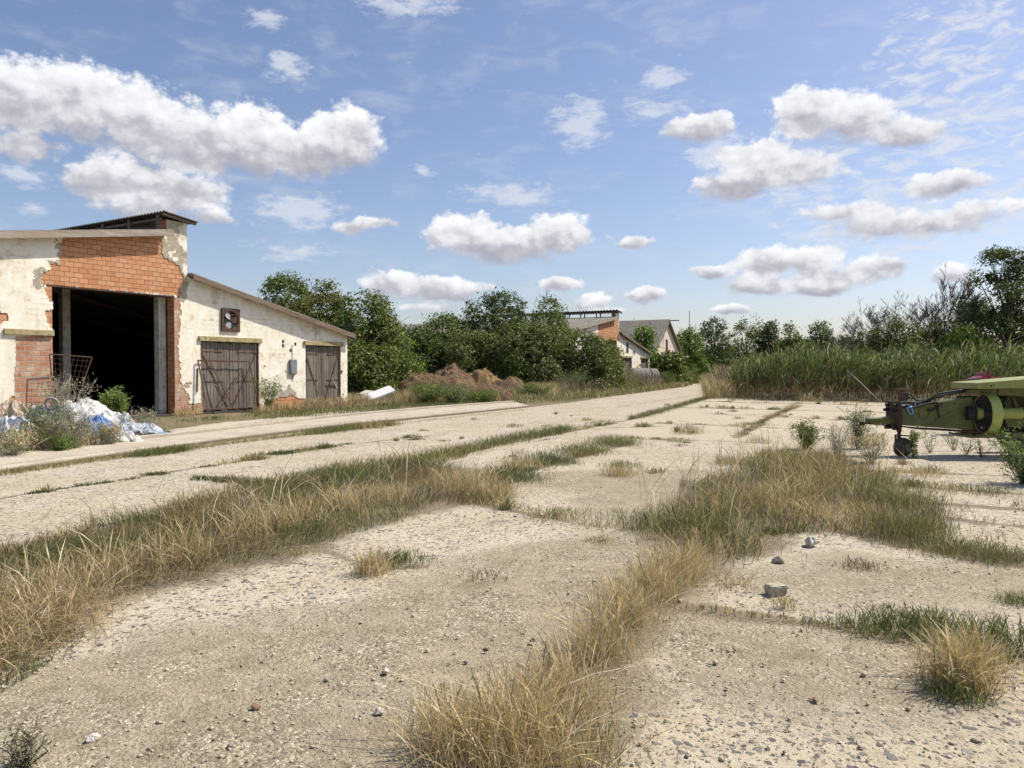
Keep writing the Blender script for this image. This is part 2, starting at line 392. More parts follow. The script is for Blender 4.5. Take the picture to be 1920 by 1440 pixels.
M['dung_straw'] = mat_straw('straw_dung', (.46,.33,.17), (.32,.22,.11), (.30,.20,.11))
M['bale'] = mat_straw('grey_bale', (.30,.27,.235), (.22,.195,.17), (.26,.22,.185))
M['stone'] = mat_simple('field_stone', (.46,.41,.31), (.33,.29,.22), 7, .95, .7, .008, c3=(.25,.22,.17))
M['stone_white'] = mat_simple('white_rubble', (.60,.56,.49), (.46,.42,.36), 14, .95, .9, .012, c3=(.34,.32,.29))
M['stone_brown'] = mat_simple('brown_pebble', (.24,.145,.085), (.17,.10,.06), 20, .7, .3, .003)
M['bark'] = mat_simple('bark', (.12,.095,.075), (.07,.055,.045), 10, .95, .9, .02)
M['bark_grey'] = mat_simple('grey_dead_bark', (.11,.09,.08), (.07,.058,.052), 10, .95, .6, .01)
M['stick'] = mat_simple('bleached_wood', (.50,.44,.36), (.36,.31,.25), 8, .9, .4, .006)
M['leaf'] = mat_leafy('leaf', .32)
M['grassy'] = mat_leafy('grass_blade', .30, .6)
M['pebble'] = mat_leafy('loose_pebble', 0.0, .9)
M['tile'] = mat_simple('grey_slate', (.22,.195,.165), (.29,.26,.22), 3, .9, .7, .03, c3=(.15,.145,.12))
M['pink_wall'] = mat_simple('pale_render', (.70,.60,.50), (.60,.50,.41), 1.2, .93, .5, .02, c3=(.50,.33,.24))

# ================================================================== GROUND
def seg_dist(P, A, B):
    d = B - A; L = (d * d).sum() + 1e-12
    t = np.clip(((P - A) @ d) / L, 0, 1)
    return np.linalg.norm(P - (A + t[:, None] * d), axis=1)
def line_dist(P, pts):
    return np.min([seg_dist(P, pts[i], pts[i+1]) for i in range(len(pts)-1)], axis=0)
def inside(P, poly):
    x, y = P[:, 0], P[:, 1]; r = np.zeros(len(P), bool); n = len(poly)
    for i in range(n):
        x1, y1 = poly[i]; x2, y2 = poly[(i+1) % n]
        c = ((y1 > y) != (y2 > y)) & (x < (x2 - x1) * (y - y1) / (y2 - y1 + 1e-12) + x1)
        r ^= c
    return r
def poly_sd(P, poly):
    d = line_dist(P, np.vstack([poly, poly[:1]])); return np.where(inside(P, poly), d, -d)
def vnoise(x, y, seed=0):
    """cheap smooth value noise, -1..1"""
    def h(i, j):
        n = np.sin(i * 127.1 + j * 311.7 + seed * 74.7) * 43758.5453
        return (n - np.floor(n)) * 2 - 1
    i, j = np.floor(x), np.floor(y); f, g = x - i, y - j
    f, g = f*f*(3-2*f), g*g*(3-2*g)
    return (h(i,j)*(1-f) + h(i+1,j)*f)*(1-g) + (h(i,j+1)*(1-f) + h(i+1,j+1)*f)*g
def fbm(x, y, seed=0, o=4):
    return sum(vnoise(x*2**k, y*2**k, seed+k) / 2**k for k in range(o))

KF = GP([(0,886),(200,857),(400,829),(530,812.5),(660,797),(830,779.5),(990,763)])      # front foot of the raised kerb track
KB = GP([(0,855),(200,833.5),(400,812),(620,784.5),(830,765.5),(965,755.5)])            # back edge of it
def ext(pts, k): return np.vstack([pts[0] + (pts[0]-pts[1]) / np.linalg.norm(pts[0]-pts[1]) * k, pts])
KF, KB = ext(KF, 16), ext(KB, 16)
ROADL = np.vstack([KF[-1:], GP([(1060,755),(1130,745),(1210,735),(1290,724)])])
ROADR = GP([(1345,748),(1330,738),(1322,729),(1316,721)])
def left_edge(Y):
    p = np.vstack([KF, ROADL[1:]]); return np.interp(Y, p[:, 1], p[:, 0])

ga = bpy.data.meshes.new('ground')
EARTH = MB()
n_ = 60
gx = np.linspace(-1, 1, n_); gx = np.sign(gx) * (np.abs(gx) ** 2.2) * 900
vs = [(x, y + 40, -.05) for y in gx for x in gx]
fs = [(j*n_+i, j*n_+i+1, (j+1)*n_+i+1, (j+1)*n_+i) for j in range(n_-1) for i in range(n_-1)]
EARTH.add(vs, fs); bpy.data.meshes.remove(ga)
tag(EARTH.build('ground', M['earth']), kind='structure')

# masks: where dust and gravel lie, where joints hold soil, which slabs are clean
GRAVEL = [GP(p) for p in [
 [(640,1130),(760,1085),(900,1040),(1010,1010),(1150,990),(1240,1015),(1225,1060),(1270,1090),(1180,1200),(1060,1330),(900,1500),(200,1500),(-300,1500),(-300,1330),(80,1260),(350,1190)],
 [(930,900),(1080,880),(1240,880),(1350,880),(1290,930),(1240,975),(1150,990),(1060,960),(1100,930)],
 [(1330,1150),(1500,1190),(1640,1200),(1740,1215),(1830,1310),(1700,1345),(1500,1290),(1330,1240),(1240,1200)],
 [(1420,1085),(1560,1055),(1920,1055),(2200,1080),(2200,1150),(1600,1125)],
]]
SOIL = [(GP(p), w) for p, w in [
 ([(1400,1020),(1440,1000),(1560,990),(1640,1010),(1750,1032),(1850,1046),(1920,1052),(2200,1075)], .24),
 ([(1180,1150),(1280,1135),(1400,1155),(1530,1170),(1640,1190),(1750,1195),(1920,1230),(2200,1290)], .10),
 ([(1600,902),(1760,914),(1920,926),(2200,945)], .13), ([(1720,966),(1920,985),(2200,1010)], .12), ([(1690,938),(1920,955),(2200,975)], .08), ([(1500,878),(1700,885),(1920,893)], .09),
 ([(1290,752),(1500,757),(1900,766)], .22), ([(1270,764),(1500,769),(1900,780)], .20), ([(1330,776),(1560,786),(1900,800)], .16),
 ([(1230,794),(1420,800),(1500,803)], .12), ([(1180,822),(1320,826),(1440,832)], .11), ([(1500,760),(1440,785),(1380,820)], .12), ([(960,800),(1100,803),(1240,800)], .08),
 ([(0,935),(55,926),(155,911),(290,889),(480,861),(650,834),(840,814)], .06),
 ([(600,1030),(700,1065),(790,1062)], .05), ([(860,935),(1000,965),(1130,988)], .09), ([(340,945),(480,908),(400,899)], .04),
 ([(1340,742),(1190,785),(1060,811),(900,842),(750,868)], .09), ([(1180,832),(1060,862),(960,892),(890,920)], .10),
 ([(1290,1060),(1240,1110),(1170,1180),(1120,1220),(1060,1290),(980,1350),(860,1440),(700,1600)], .13),
]]
BAND_A = GP([(-260,1330),(0,1262),(60,1205),(200,1130),(400,1085),(560,1032),(700,978),(860,945),(965,932),(900,905),(860,880),(760,868),(640,885),(480,915),(330,950),(200,992),(0,1025),(-260,1075)])
ZONE_C = GP([(1165,990),(1240,965),(1310,925),(1370,885),(1450,853),(1540,848),(1620,872),(1650,905),(1710,925),(1745,965),(1735,990),(1560,972),(1500,985),(1440,1018),(1330,1055),(1210,1005)])
STRIP_D = GP([(1345,1045),(1290,1095),(1215,1160),(1155,1235),(1125,1330),(1110,1440),(1110,1560),(760,1560),(800,1440),(790,1380),(930,1340),(1040,1250),(1120,1165),(1215,1070)])
LITTER = [(BAND_A, .42), (ZONE_C, .42), (STRIP_D, .28)]
CREAM = [GP(p) for p in [[(1130,815),(1300,748),(1700,752),(1720,800),(1560,850),(1420,835),(1290,820)], ]]

def yard_masks(P):
    g = np.zeros(len(P)); s = np.zeros(len(P)); c = np.zeros(len(P))
    wob = fbm(P[:,0]*1.1, P[:,1]*1.1, 3) * .25
    for q in GRAVEL: g = np.maximum(g, np.clip(.5 + (poly_sd(P, q) + wob) / .9, 0, 1))
    near = np.clip((9 - P[:,1]) / 6, 0, 1) * .22; g = np.clip(g + near * (g > .02), 0, 1)
    for q, w in SOIL:
        d = line_dist(P, q) + fbm(P[:,0]*2.3, P[:,1]*2.3, 9) * w * .6
        s = np.maximum(s, np.clip(1.25 - d / (w * 1.5), 0, 1))
    for q, w in LITTER:
        d = poly_sd(P, q) + wob * .5; s = np.maximum(s, np.clip(.45 + d / .5 + w, 0, 1) * .98)
    s = np.maximum(s, np.clip(1.2 - np.maximum(P[:,0] - left_edge(P[:,1]), 0) / .35, 0, 1) * .95)
    for q in CREAM: c = np.maximum(c, np.clip(.5 + (poly_sd(P, q) + wob) / 1.2, 0, 1))
    return g, s, c

def sheet(name, rowsY, xl, xr, nx, z0, power=1.0):
    Y = np.asarray(rowsY); L = np.array([xl(y) for y in Y]); Rr = np.array([xr(y) for y in Y])
    t = np.linspace(0, 1, nx)
    X = L[:, None] + (Rr - L)[:, None] * t[None, :]; YY = np.repeat(Y[:, None], nx, 1)
    P = np.stack([X.ravel(), YY.ravel()], 1)
    fade = np.clip((P[:,0] - np.repeat(L, nx)) / .6, 0, 1) * np.clip((Y.max() - P[:,1]) / 3, 0, 1)
    z = z0 + fade * (.012 * fbm(P[:,0]*.45, P[:,1]*.45, 21) + .004 * fbm(P[:,0]*3, P[:,1]*3, 5))
    V = np.column_stack([P, z]); ny = len(Y)
    i, j = np.meshgrid(np.arange(nx-1), np.arange(ny-1)); i, j = i.ravel(), j.ravel()
    loops = np.stack([j*nx+i, j*nx+i+1, (j+1)*nx+i+1, (j+1)*nx+i], 1)
    o = np_mesh(name, V, loops.ravel(), np.arange(len(i))*4, np.full(len(i), 4), M['concrete'], smooth=True)
    for nm, val in zip(('gravel', 'soil', 'cream'), yard_masks(P)):
        a = o.data.attributes.new(nm, 'FLOAT', 'POINT'); a.data.foreach_set('value', val.astype(np.float32))
    return tag(o, kind='structure')
rows = list(np.linspace(-4, 1.4, 12)) + list(np.geomspace(1.5, 40.5, 460))
sheet('concrete_yard', rows, lambda y: left_edge(y) + .01, lambda y: max(1.15 * y + 4, 8), 420, -.004)
ry = np.linspace(40.5, 82, 40)
sheet('road', list(ry), lambda y: np.interp(y, ROADL[:,1], ROADL[:,0]), lambda y: np.interp(y, ROADR[:,1], ROADR[:,0]), 24, -.004)

# raised kerb track on the left: concrete bed between two kerbs
def ribbon(mb, A, B, z0, z1):
    n = len(A)
    for i in range(n-1):
        a, b, c, d = A[i], A[i+1], B[i+1], B[i]
        mb.add([(*a,z0),(*b,z0),(*c,z0),(*d,z0),(*a,z1),(*b,z1),(*c,z1),(*d,z1)], [(4,5,6,7),(0,1,5,4),(3,7,6,2),(1,2,6,5),(0,4,7,3)])
def resamp(P, n):
    d = np.r_[0, np.cumsum(np.linalg.norm(np.diff(P, axis=0), axis=1))]; t = np.linspace(0, d[-1], n)
    return np.column_stack([np.interp(t, d, P[:, k]) for k in (0, 1)])
A_, B_ = resamp(KF, 60), resamp(KB, 60)
t1 = M['kerb'] = None
def mat_kerb():
    t = T('kerb_concrete'); v = t.pos()
    a = t.noise(v, 1.4, 7, .65); b = t.noise(v, 28, 6, .7); vo = t.vor(v, 60)
    col = t.mix(t.sm(a, .35, .65), (.54,.485,.385), (.43,.38,.295))
    col = t.mix(t.m('MULTIPLY', t.sm(b, .45, .65), .55), col, (.30,.26,.20))
    pk = t.sm(t.m('SUBTRACT', .30, vo.outputs['Distance']), -.05, .08)
    col = t.mix(t.m('MULTIPLY', pk, .35), col, t.mix(vo.outputs['Color'], (.22,.21,.20), (.5,.45,.36)))
    return t.out(col, .95, t.bump(t.m('ADD', b, pk), .6, .012), spec=.12)
M['kerb'] = mat_kerb()
D_ = B_ - A_
k = MB(); ribbon(k, A_ + D_ * .20, A_ + D_ * .90, -.05, .062); tag(k.build('path', M['kerb']), kind='structure')
k = MB(); ribbon(k, A_, A_ + D_ * .13, -.05, .075); tag(k.build('kerb', M['kerb'], bevel=.012), kind='structure')
k = MB(); ribbon(k, A_ + D_ * .955, B_, -.05, .12); tag(k.build('kerb', M['kerb'], bevel=.012), kind='structure')
k = MB(); ribbon(k, A_ + D_ * .131, A_ + D_ * .199, -.05, .058); ribbon(k, A_ + D_ * .901, A_ + D_ * .954, -.05, .058)
wf = .035 + .03 * np.abs(fbm(A_[:,0]*.9, A_[:,1]*.9, 44))[:, None]; ribbon(k, A_ - D_ * wf, A_ - D_ * .001, -.05, .040); tag(k.build('path_soil', M['litter']), kind='structure')
# cracked concrete apron in front of the barn
def flat_patch(name, polys, z, mat, cell=.12, wob=.25):
    vs, fs = [], []
    for poly in polys:
        q = GP(poly); lo, hi = q.min(0), q.max(0); nx, ny = ((hi - lo) / cell).astype(int) + 1; idx = {}
        X, Y = np.meshgrid(lo[0] + (np.arange(nx)+.5)*cell, lo[1] + (np.arange(ny)+.5)*cell); Pq = np.column_stack([X.ravel(), Y.ravel()])
        kq = (poly_sd(Pq, q) + wob*fbm(Pq[:,0]*1.3, Pq[:,1]*1.3, 6) > 0).reshape(ny, nx)
        def vid(i, j):
            if (i, j) not in idx: idx[(i, j)] = len(vs); vs.append((lo[0]+i*cell, lo[1]+j*cell, z))
            return idx[(i, j)]
        for j in range(ny):
            for i in range(nx):
                if kq[j, i]: fs.append((vid(i,j), vid(i+1,j), vid(i+1,j+1), vid(i,j+1)))
    m = MB(); m.add(vs, fs); return tag(m.build(name, M[mat], fix=False), kind='structure')
flat_patch('apron', [[(310,806),(400,793),(470,786),(560,779),(640,770),(700,767),(640,780),(540,790),(440,800),(345,812)], [(-100,858),(60,838),(180,822),(290,806),(296,812),(240,822),(100,842),(-80,868)]], -.02, 'kerb')

# ================================================================== GRASS AND WEEDS (blade by blade)
PAL = {
 'straw': [(.52,.395,.205), (.60,.475,.27), (.42,.31,.155), (.66,.55,.35), (.33,.24,.12)],
 'pale':  [(.56,.48,.32), (.48,.41,.27), (.65,.57,.41), (.40,.34,.22)],
 'green': [(.115,.14,.045), (.155,.175,.062), (.09,.115,.038), (.19,.20,.085), (.13,.155,.052)],
 'deep':  [(.06,.085,.028), (.08,.11,.035), (.10,.125,.042), (.055,.075,.026)],
 'olive': [(.22,.21,.085), (.28,.26,.11), (.18,.18,.07), (.33,.29,.14)],
 'brown': [(.22,.16,.10), (.28,.21,.14), (.17,.12,.08), (.33,.26,.18)],
 'mauve': [(.25,.20,.165), (.31,.26,.21), (.20,.165,.14), (.36,.31,.25)],
 'dark':  [(.09,.07,.045), (.13,.10,.06)],
}
def pick(mixd, n):
    names = list(mixd); w = np.array([mixd[k] for k in names], float); w /= w.sum()
    ks = rng.choice(len(names), n, p=w); out = np.zeros((n, 3))
    for i, nm in enumerate(names):
        m = ks == i; c = np.array(PAL[nm]); out[m] = c[rng.integers(0, len(c), m.sum())]
    return out * rng.uniform(.8, 1.18, (n, 1))

class Blades:
    def __init__(s): s.V, s.C, s.n = [], [], 0
    def add(s, P, h, w, col, lean=.35, ldir=None, head=0.0, z=0.0, curl=1.0, swirl=0.0):
        """P (n,2 or 3) roots, h heights, w widths; each blade a bent, tapering strip of three faces"""
        n = len(P)
        if n == 0: return
        P3 = np.column_stack([P, np.full(n, z)]) if P.shape[1] == 2 else P
        h = np.broadcast_to(h, n).astype(float); w = np.broadcast_to(w, n).astype(float)
        a = rng.uniform(0, 2*np.pi, n); ld = np.stack([np.cos(a), np.sin(a)], 1)
        if swirl:
            an = 3.2*fbm(P3[:,0]*.8, P3[:,1]*.8, 91, 3); ld = ld*(1-swirl) + swirl*np.stack([np.cos(an), np.sin(an)], 1)
        if ldir is not None: ld = ld * .75 + np.asarray(ldir)[None, :]; 
        ln = np.abs(rng.normal(0, lean, n)) + lean * .25
        f = rng.uniform(0, 2*np.pi, n); sd = np.stack([np.cos(f), np.sin(f), np.zeros(n)], 1)
        hd = rng.random(n) < head
        out = np.zeros((n, 7, 3)); b3 = np.column_stack([ld, np.zeros(n)])
        for k, (t, wf) in enumerate(((0, .8), (.4, 1.0), (.74, .7))):
            c = P3 + b3 * (h * ln * (t**(1+curl*.8)))[:, None] + np.array([0,0,1.]) * (h * t * (1 - .32 * np.minimum(ln,1.6) * t))[:, None]
            ww = w * np.where(hd & (k == 2), 1.9, np.where(hd, .75, wf)) * .5
            out[:, 2*k] = c - sd * ww[:, None]; out[:, 2*k+1] = c + sd * ww[:, None]
        out[:, 6] = P3 + b3 * (h * ln)[:, None] + np.array([0,0,1.]) * np.maximum(h * (1 - .32 * np.minimum(ln,1.6)) , .01)[:, None]
        out[:,:,2] = np.maximum(out[:,:,2], P3[:,None,2] + .002 * (np.arange(7)[None,:] > 1))
        s.V.append(out.reshape(-1, 3)); s.C.append(np.repeat(col, 7, 0)); s.n += n
    def build(s, name, parent=None, mat='grassy'):
        V = np.vstack(s.V); C = np.vstack(s.C); n = s.n
        base = np.arange(n)[:, None] * 7
        L = (base + np.array([[0,1,3,2, 2,3,5,4, 4,5,6]])).ravel()
        st = (np.arange(n)[:, None] * 11 + np.array([[0,4,8]])).ravel(); tot = np.tile([4,4,3], n)
        return np_mesh(name, V, L, st, tot, M[mat], C, parent)
def in_poly(poly, dens, edge=0.0, clump=0.0, seed=0):
    lo, hi = poly.min(0), poly.max(0); n = int(np.prod(hi - lo) * dens)
    P = rng.uniform(lo, hi, (n, 2)); d = poly_sd(P, poly) + edge * fbm(P[:,0]*1.7, P[:,1]*1.7, 31 + seed)
    k = d > 0
    if clump: k &= rng.random(n) < np.clip(.50 + clump * fbm(P[:,0]*2.2, P[:,1]*2.2, 77 + seed), .03, 1)
    return P[k], d[k]
def on_line(pts, w, dens):
    pts = np.asarray(pts); d = np.r_[0, np.cumsum(np.linalg.norm(np.diff(pts, axis=0), axis=1))]
    n = int(d[-1] * w * 2 * dens); t = rng.uniform(0, d[-1], n)
    P = np.column_stack([np.interp(t, d, pts[:, k]) for k in (0, 1)])
    return P + rng.normal(0, w * .5, (n, 2))
def tuft(B, c, r, n, h, mixd, w=.004, lean=.4, head=0.0, z=0.0):
    P = np.asarray(c) + rng.normal(0, r * .5, (n, 2)); d = np.linalg.norm(P - np.asarray(c), axis=1) / r
    hh = h * rng.uniform(.45, 1.05, n) * np.clip(1.15 - d * .45, .3, 1)
    B.add(P, hh, w, pick(mixd, n), lean, head=head, z=z)
def by_noise(P, m1, m2, sc=.8, seed=0, bias=0.0):
    """straw here, green there"""
    k = fbm(P[:,0]*sc, P[:,1]*sc, seed) + bias + rng.normal(0, .25, len(P)) > 0
    out = np.zeros((len(P), 3)); out[k] = pick(m1, k.sum()); out[~k] = pick(m2, (~k).sum()); return out, k

# --- the wide dry band on the left
B = Blades()
P, d = in_poly(BAND_A, 780, .30, 2.4)
col, k = by_noise(P, {'straw': 5, 'pale': 4, 'brown': 1, 'olive': 1.2}, {'green': 4, 'olive': 4, 'straw': 1.5}, .9, 4, .06)
hm = np.clip(.34 + d * .85, .22, 1.0) * np.clip(.75 + .5 * fbm(P[:,0]*1.2, P[:,1]*1.2, 55), .3, 1.3)
cl = np.clip(.62 + .75 * fbm(P[:,0]*1.9, P[:,1]*1.9, 66, 3), .12, 1.25)
h = np.where(k, .34, .17) * hm * cl * rng.uniform(.4, 1.15, len(P))
B.add(P, h, np.where(k, .0042, .006), col, 1.0, (.10, -.25), head=.22, swirl=.75, curl=.6)
P, d = in_poly(BAND_A, 1900, .3, .3, 5)                                      # matted thatch
col, k = by_noise(P, {'straw': 3, 'brown': 5, 'olive': 1, 'dark': 2}, {'green': 5, 'olive': 2, 'deep': 4}, 1.3, 14, .12)
B.add(P, rng.uniform(.10, .30, len(P)), .0045, col, 1.5, (.25, -.15), swirl=.7)
Q = GP([(-200,1330),(-60,1240),(60,1180),(180,1140),(170,1165),(70,1230),(0,1290),(-150,1400)])   # green patch at its near end
P, d = in_poly(Q, 6500, .15, .5, 8); B.add(P, rng.uniform(.02, .09, len(P)), .004, pick({'deep': 4, 'green': 3, 'straw': .9, 'dark': .6}, len(P)), .9)
for c in [(300,1020),(420,985),(560,945),(690,905),(150,1050),(240,1040),(610,900),(760,880)]:
    tuft(B, G(*c), .5, 620, .24, {'green': 5, 'deep': 3, 'olive': 1}, .007, .7)
Q = GP([(330,952),(480,912),(640,878),(760,862),(880,846),(880,860),(760,880),(640,905),(480,940),(330,975)])
P, d = in_poly(Q, 1300, .2, .5, 3); B.add(P, rng.uniform(.08, .24, len(P)), .007, pick({'green': 5, 'olive': 3, 'straw': 2}, len(P)), .5)
for c in [(60,1190),(10,1215),(-60,1240),(120,1150),(-20,1180),(60,1150),(-140,1270)]:
    tuft(B, G(*c), .42, 420, .30, {'straw': 6, 'pale': 2, 'brown': 2}, .004, 1.0, .2)
for c, hh in [((860,925),.62),((900,915),.5),((720,945),.5),((560,990),.55),((340,1060),.6),((200,1090),.55),((930,930),.35),((480,1010),.6),((90,1130),.55),((640,960),.55)]:
    tuft(B, G(*c), .40, 280, hh*.88, {'straw': 6, 'pale': 2}, .0045, .6, .35)
P, d = in_poly(BAND_A, 30, .2, 1.0, 4); B.add(P, rng.uniform(.45, .75, len(P)), .0042, pick({'pale': 4, 'straw': 3}, len(P)), .9, head=.8, curl=1.4)
tag(B.build('dry_grass'), 'wide band of dry straw coloured grass crossing the left half of the yard', 'grass', kind='stuff')

# --- the tall straw growing in the joint at the bottom middle
B = Blades()
P, d = in_poly(STRIP_D, 700, .32, 2.4, 2)
hm = np.clip(.3 + d * 1.9, .2, 1.0)
col, k = by_noise(P, {'straw': 7, 'pale': 3, 'brown': 1}, {'olive': 3, 'straw': 4, 'green': 1.2}, 1.4, 8, .45)
cl = np.clip(.55 + .8 * fbm(P[:,0]*2.6, P[:,1]*2.6, 67, 3), .12, 1.2)
B.add(P, np.where(k, .38, .20) * hm * cl * rng.uniform(.4, 1.12, len(P)), .0032, col, .6, (.08, -.05), head=.4, swirl=.6)
P, d = in_poly(STRIP_D, 900, .35, .4, 6)
B.add(P, rng.uniform(.04, .22, len(P)), .003, pick({'straw': 3, 'brown': 4, 'dark': 2, 'olive': 1}, len(P)), 1.5, swirl=.5)
for c, hh, r_ in [((840,1400),.34,.22),((960,1390),.40,.25),((1060,1330),.42,.25),((1130,1230),.44,.22),((1180,1170),.40,.2),((1262,1095),.40,.3),((900,1440),.4,.25),((1010,1440),.42,.28),((1290,1075),.36,.25),((1225,1120),.38,.22)]:
    tuft(B, G(*c), r_*.9, 360, hh, {'straw': 7, 'pale': 2, 'olive': .5}, .0032, .55, .45)
tuft(B, G(1090,1425), .3, 260, .16, {'green': 4, 'straw': 3}, .004, .6)
P, d = in_poly(STRIP_D, 40, .2, 1.0, 4); B.add(P, rng.uniform(.35, .62, len(P)), .0028, pick({'pale': 3, 'straw': 3}, len(P)), .8, head=.9, curl=1.4)
tag(B.build('straw_grass'), 'tall golden straw grass growing in the slab joint at the bottom middle', 'grass', kind='stuff')

# --- the big mixed patch right of the middle
B = Blades()
P, d = in_poly(ZONE_C, 900, .6, 2.2, 7)
hm = np.clip(.28 + d * .6, .2, 1.0) * np.clip(.8 + .4 * fbm(P[:,0]*1.1, P[:,1]*1.1, 15), .35, 1.3)
col, k = by_noise(P, {'olive': 4, 'straw': 3, 'pale': 1.5, 'green': 1.6, 'brown': 1}, {'green': 4, 'olive': 4, 'straw': 1.2}, .9, 12, .12)
B.add(P, np.where(k, .44, .28) * hm * np.clip(.6 + .8 * fbm(P[:,0]*1.6, P[:,1]*1.6, 68, 3), .15, 1.25) * rng.uniform(.4, 1.1, len(P)), .0048, col, .65, (-.10, -.08), head=.25, swirl=.7, curl=.6)
P, d = in_poly(ZONE_C, 1000, .5, .5, 9)
B.add(P, rng.uniform(.08, .28, len(P)), .005, pick({'green': 3, 'olive': 2, 'brown': 3, 'dark': 2}, len(P)), 1.3, swirl=.6)
for c, hh, mx in [((1420,900),.75,{'olive':3,'green':3,'straw':2}),((1500,890),.8,{'olive':4,'straw':2,'green':2}),((1560,900),.75,{'straw':3,'olive':3}),((1340,985),.5,{'green':4,'straw':3}),
                  ((1380,960),.6,{'olive':3,'brown':2,'straw':2}),((1300,1010),.45,{'green':4,'olive':3}),((1230,985),.26,{'deep':4,'green':4}),((1460,960),.6,{'straw':4,'olive':3}),((1560,980),.4,{'straw':5,'pale':2}),
                  ((1620,930),.6,{'olive':3,'green':3}),((1690,955),.45,{'green':3,'olive':3}),((1340,1035),.35,{'straw':4,'green':3}),((1530,935),.7,{'olive':4,'straw':3})]:
    tuft(B, G(*c), .55, 330, hh*.88, mx, .005, .6, .3)
P = on_line(GP([(1440,1004),(1500,985),(1600,1002),(1700,1020),(1800,1042),(1920,1052)]), .22, 500)
B.add(P, rng.uniform(.04, .16, len(P)), .004, pick({'brown': 4, 'dark': 3, 'green': 2, 'straw': 2}, len(P)), 1.0)
for c, hh in [((1655,1000),.36),((1700,1012),.34),((1760,1030),.2),((1840,1043),.16),((1725,1000),.3),((1890,1048),.14)]:
    tuft(B, G(*c), .35, 360, hh, {'green': 3, 'olive': 3, 'brown': 2}, .005, .5, .2)
P, d = in_poly(ZONE_C, 26, .3, 1.5, 4); B.add(P, rng.uniform(.55, .95, len(P)), .0045, pick({'pale': 3, 'brown': 2, 'straw': 2}, len(P)), .45, head=.9, curl=1.4)
tag(B.build('mixed_grass'), 'big tangle of green and dry grass right of the middle of the yard', 'grass', kind='stuff')

# --- low tufts in every other joint
B = Blades()
for c, r_, n, h, mx in [((698,1075),.13,330,.26,{'straw':6,'pale':2}),((745,1056),.26,420,.13,{'green':5,'deep':2,'straw':1}),((1160,893),.25,300,.26,{'straw':5,'olive':2}),((1168,876),.35,300,.16,{'green':4,'olive':2}),
        ((1270,828),.35,260,.14,{'green':3,'olive':3}),((1290,812),.4,340,.34,{'olive':4,'green':3,'straw':1}),((1410,797),.6,360,.12,{'green':4,'deep':2}),((1150,834),.6,1100,.30,{'green':4,'olive':4}),
        ((1090,850),.55,900,.28,{'olive':4,'green':3}),((1025,870),.5,900,.28,{'green':4,'deep':2}),((950,900),.55,1100,.27,{'green':4,'deep':3}),((980,880),.45,420,.34,{'straw':4,'olive':3}),((930,915),.3,300,.16,{'deep':4,'green':2}),
        ((1800,1285),.16,620,.34,{'straw':6,'pale':3,'olive':1}),((1825,1250),.2,420,.28,{'straw':5,'olive':2}),((1790,1310),.14,200,.14,{'green':5}),((1690,1180),.3,480,.15,{'green':5,'deep':2,'olive':1}),((1880,1215),.32,520,.20,{'green':5,'deep':2}),
        ((1760,1180),.28,420,.15,{'green':4,'olive':2}),((1620,1175),.2,200,.08,{'green':3,'deep':3}),((1908,1130),.14,220,.09,{'green':4,'olive':2}),((1470,1140),.1,70,.12,{'straw':3,'olive':2}),
        ((1730,893),.3,220,.2,{'straw':4,'pale':2}),((1744,885),.3,200,.15,{'green':3,'olive':2}),((1850,925),.4,240,.16,{'green':3,'olive':3}),((1770,918),.3,220,.16,{'green':3,'straw':2}),((1690,912),.4,260,.18,{'green':4,'olive':2}),
        ((1640,965),.3,200,.2,{'straw':3,'olive':2}),((1420,830),.3,180,.22,{'straw':3,'mauve':3}),((1360,870),.3,160,.16,{'olive':3}),((1125,1015),.14,140,.06,{'green':3,'straw':2}),((1060,965),.3,240,.1,{'olive':3,'green':2}),
        ((560,1040),.2,120,.08,{'olive':3,'straw':2}),((900,1085),.2,60,.1,{'brown':3}),((1380,1100),.15,90,.14,{'straw':3,'brown':2}),((1610,1065),.2,160,.09,{'brown':4,'dark':2})]:
    tuft(B, G(*c), r_, n, h, mx, .0045, .55, .25)
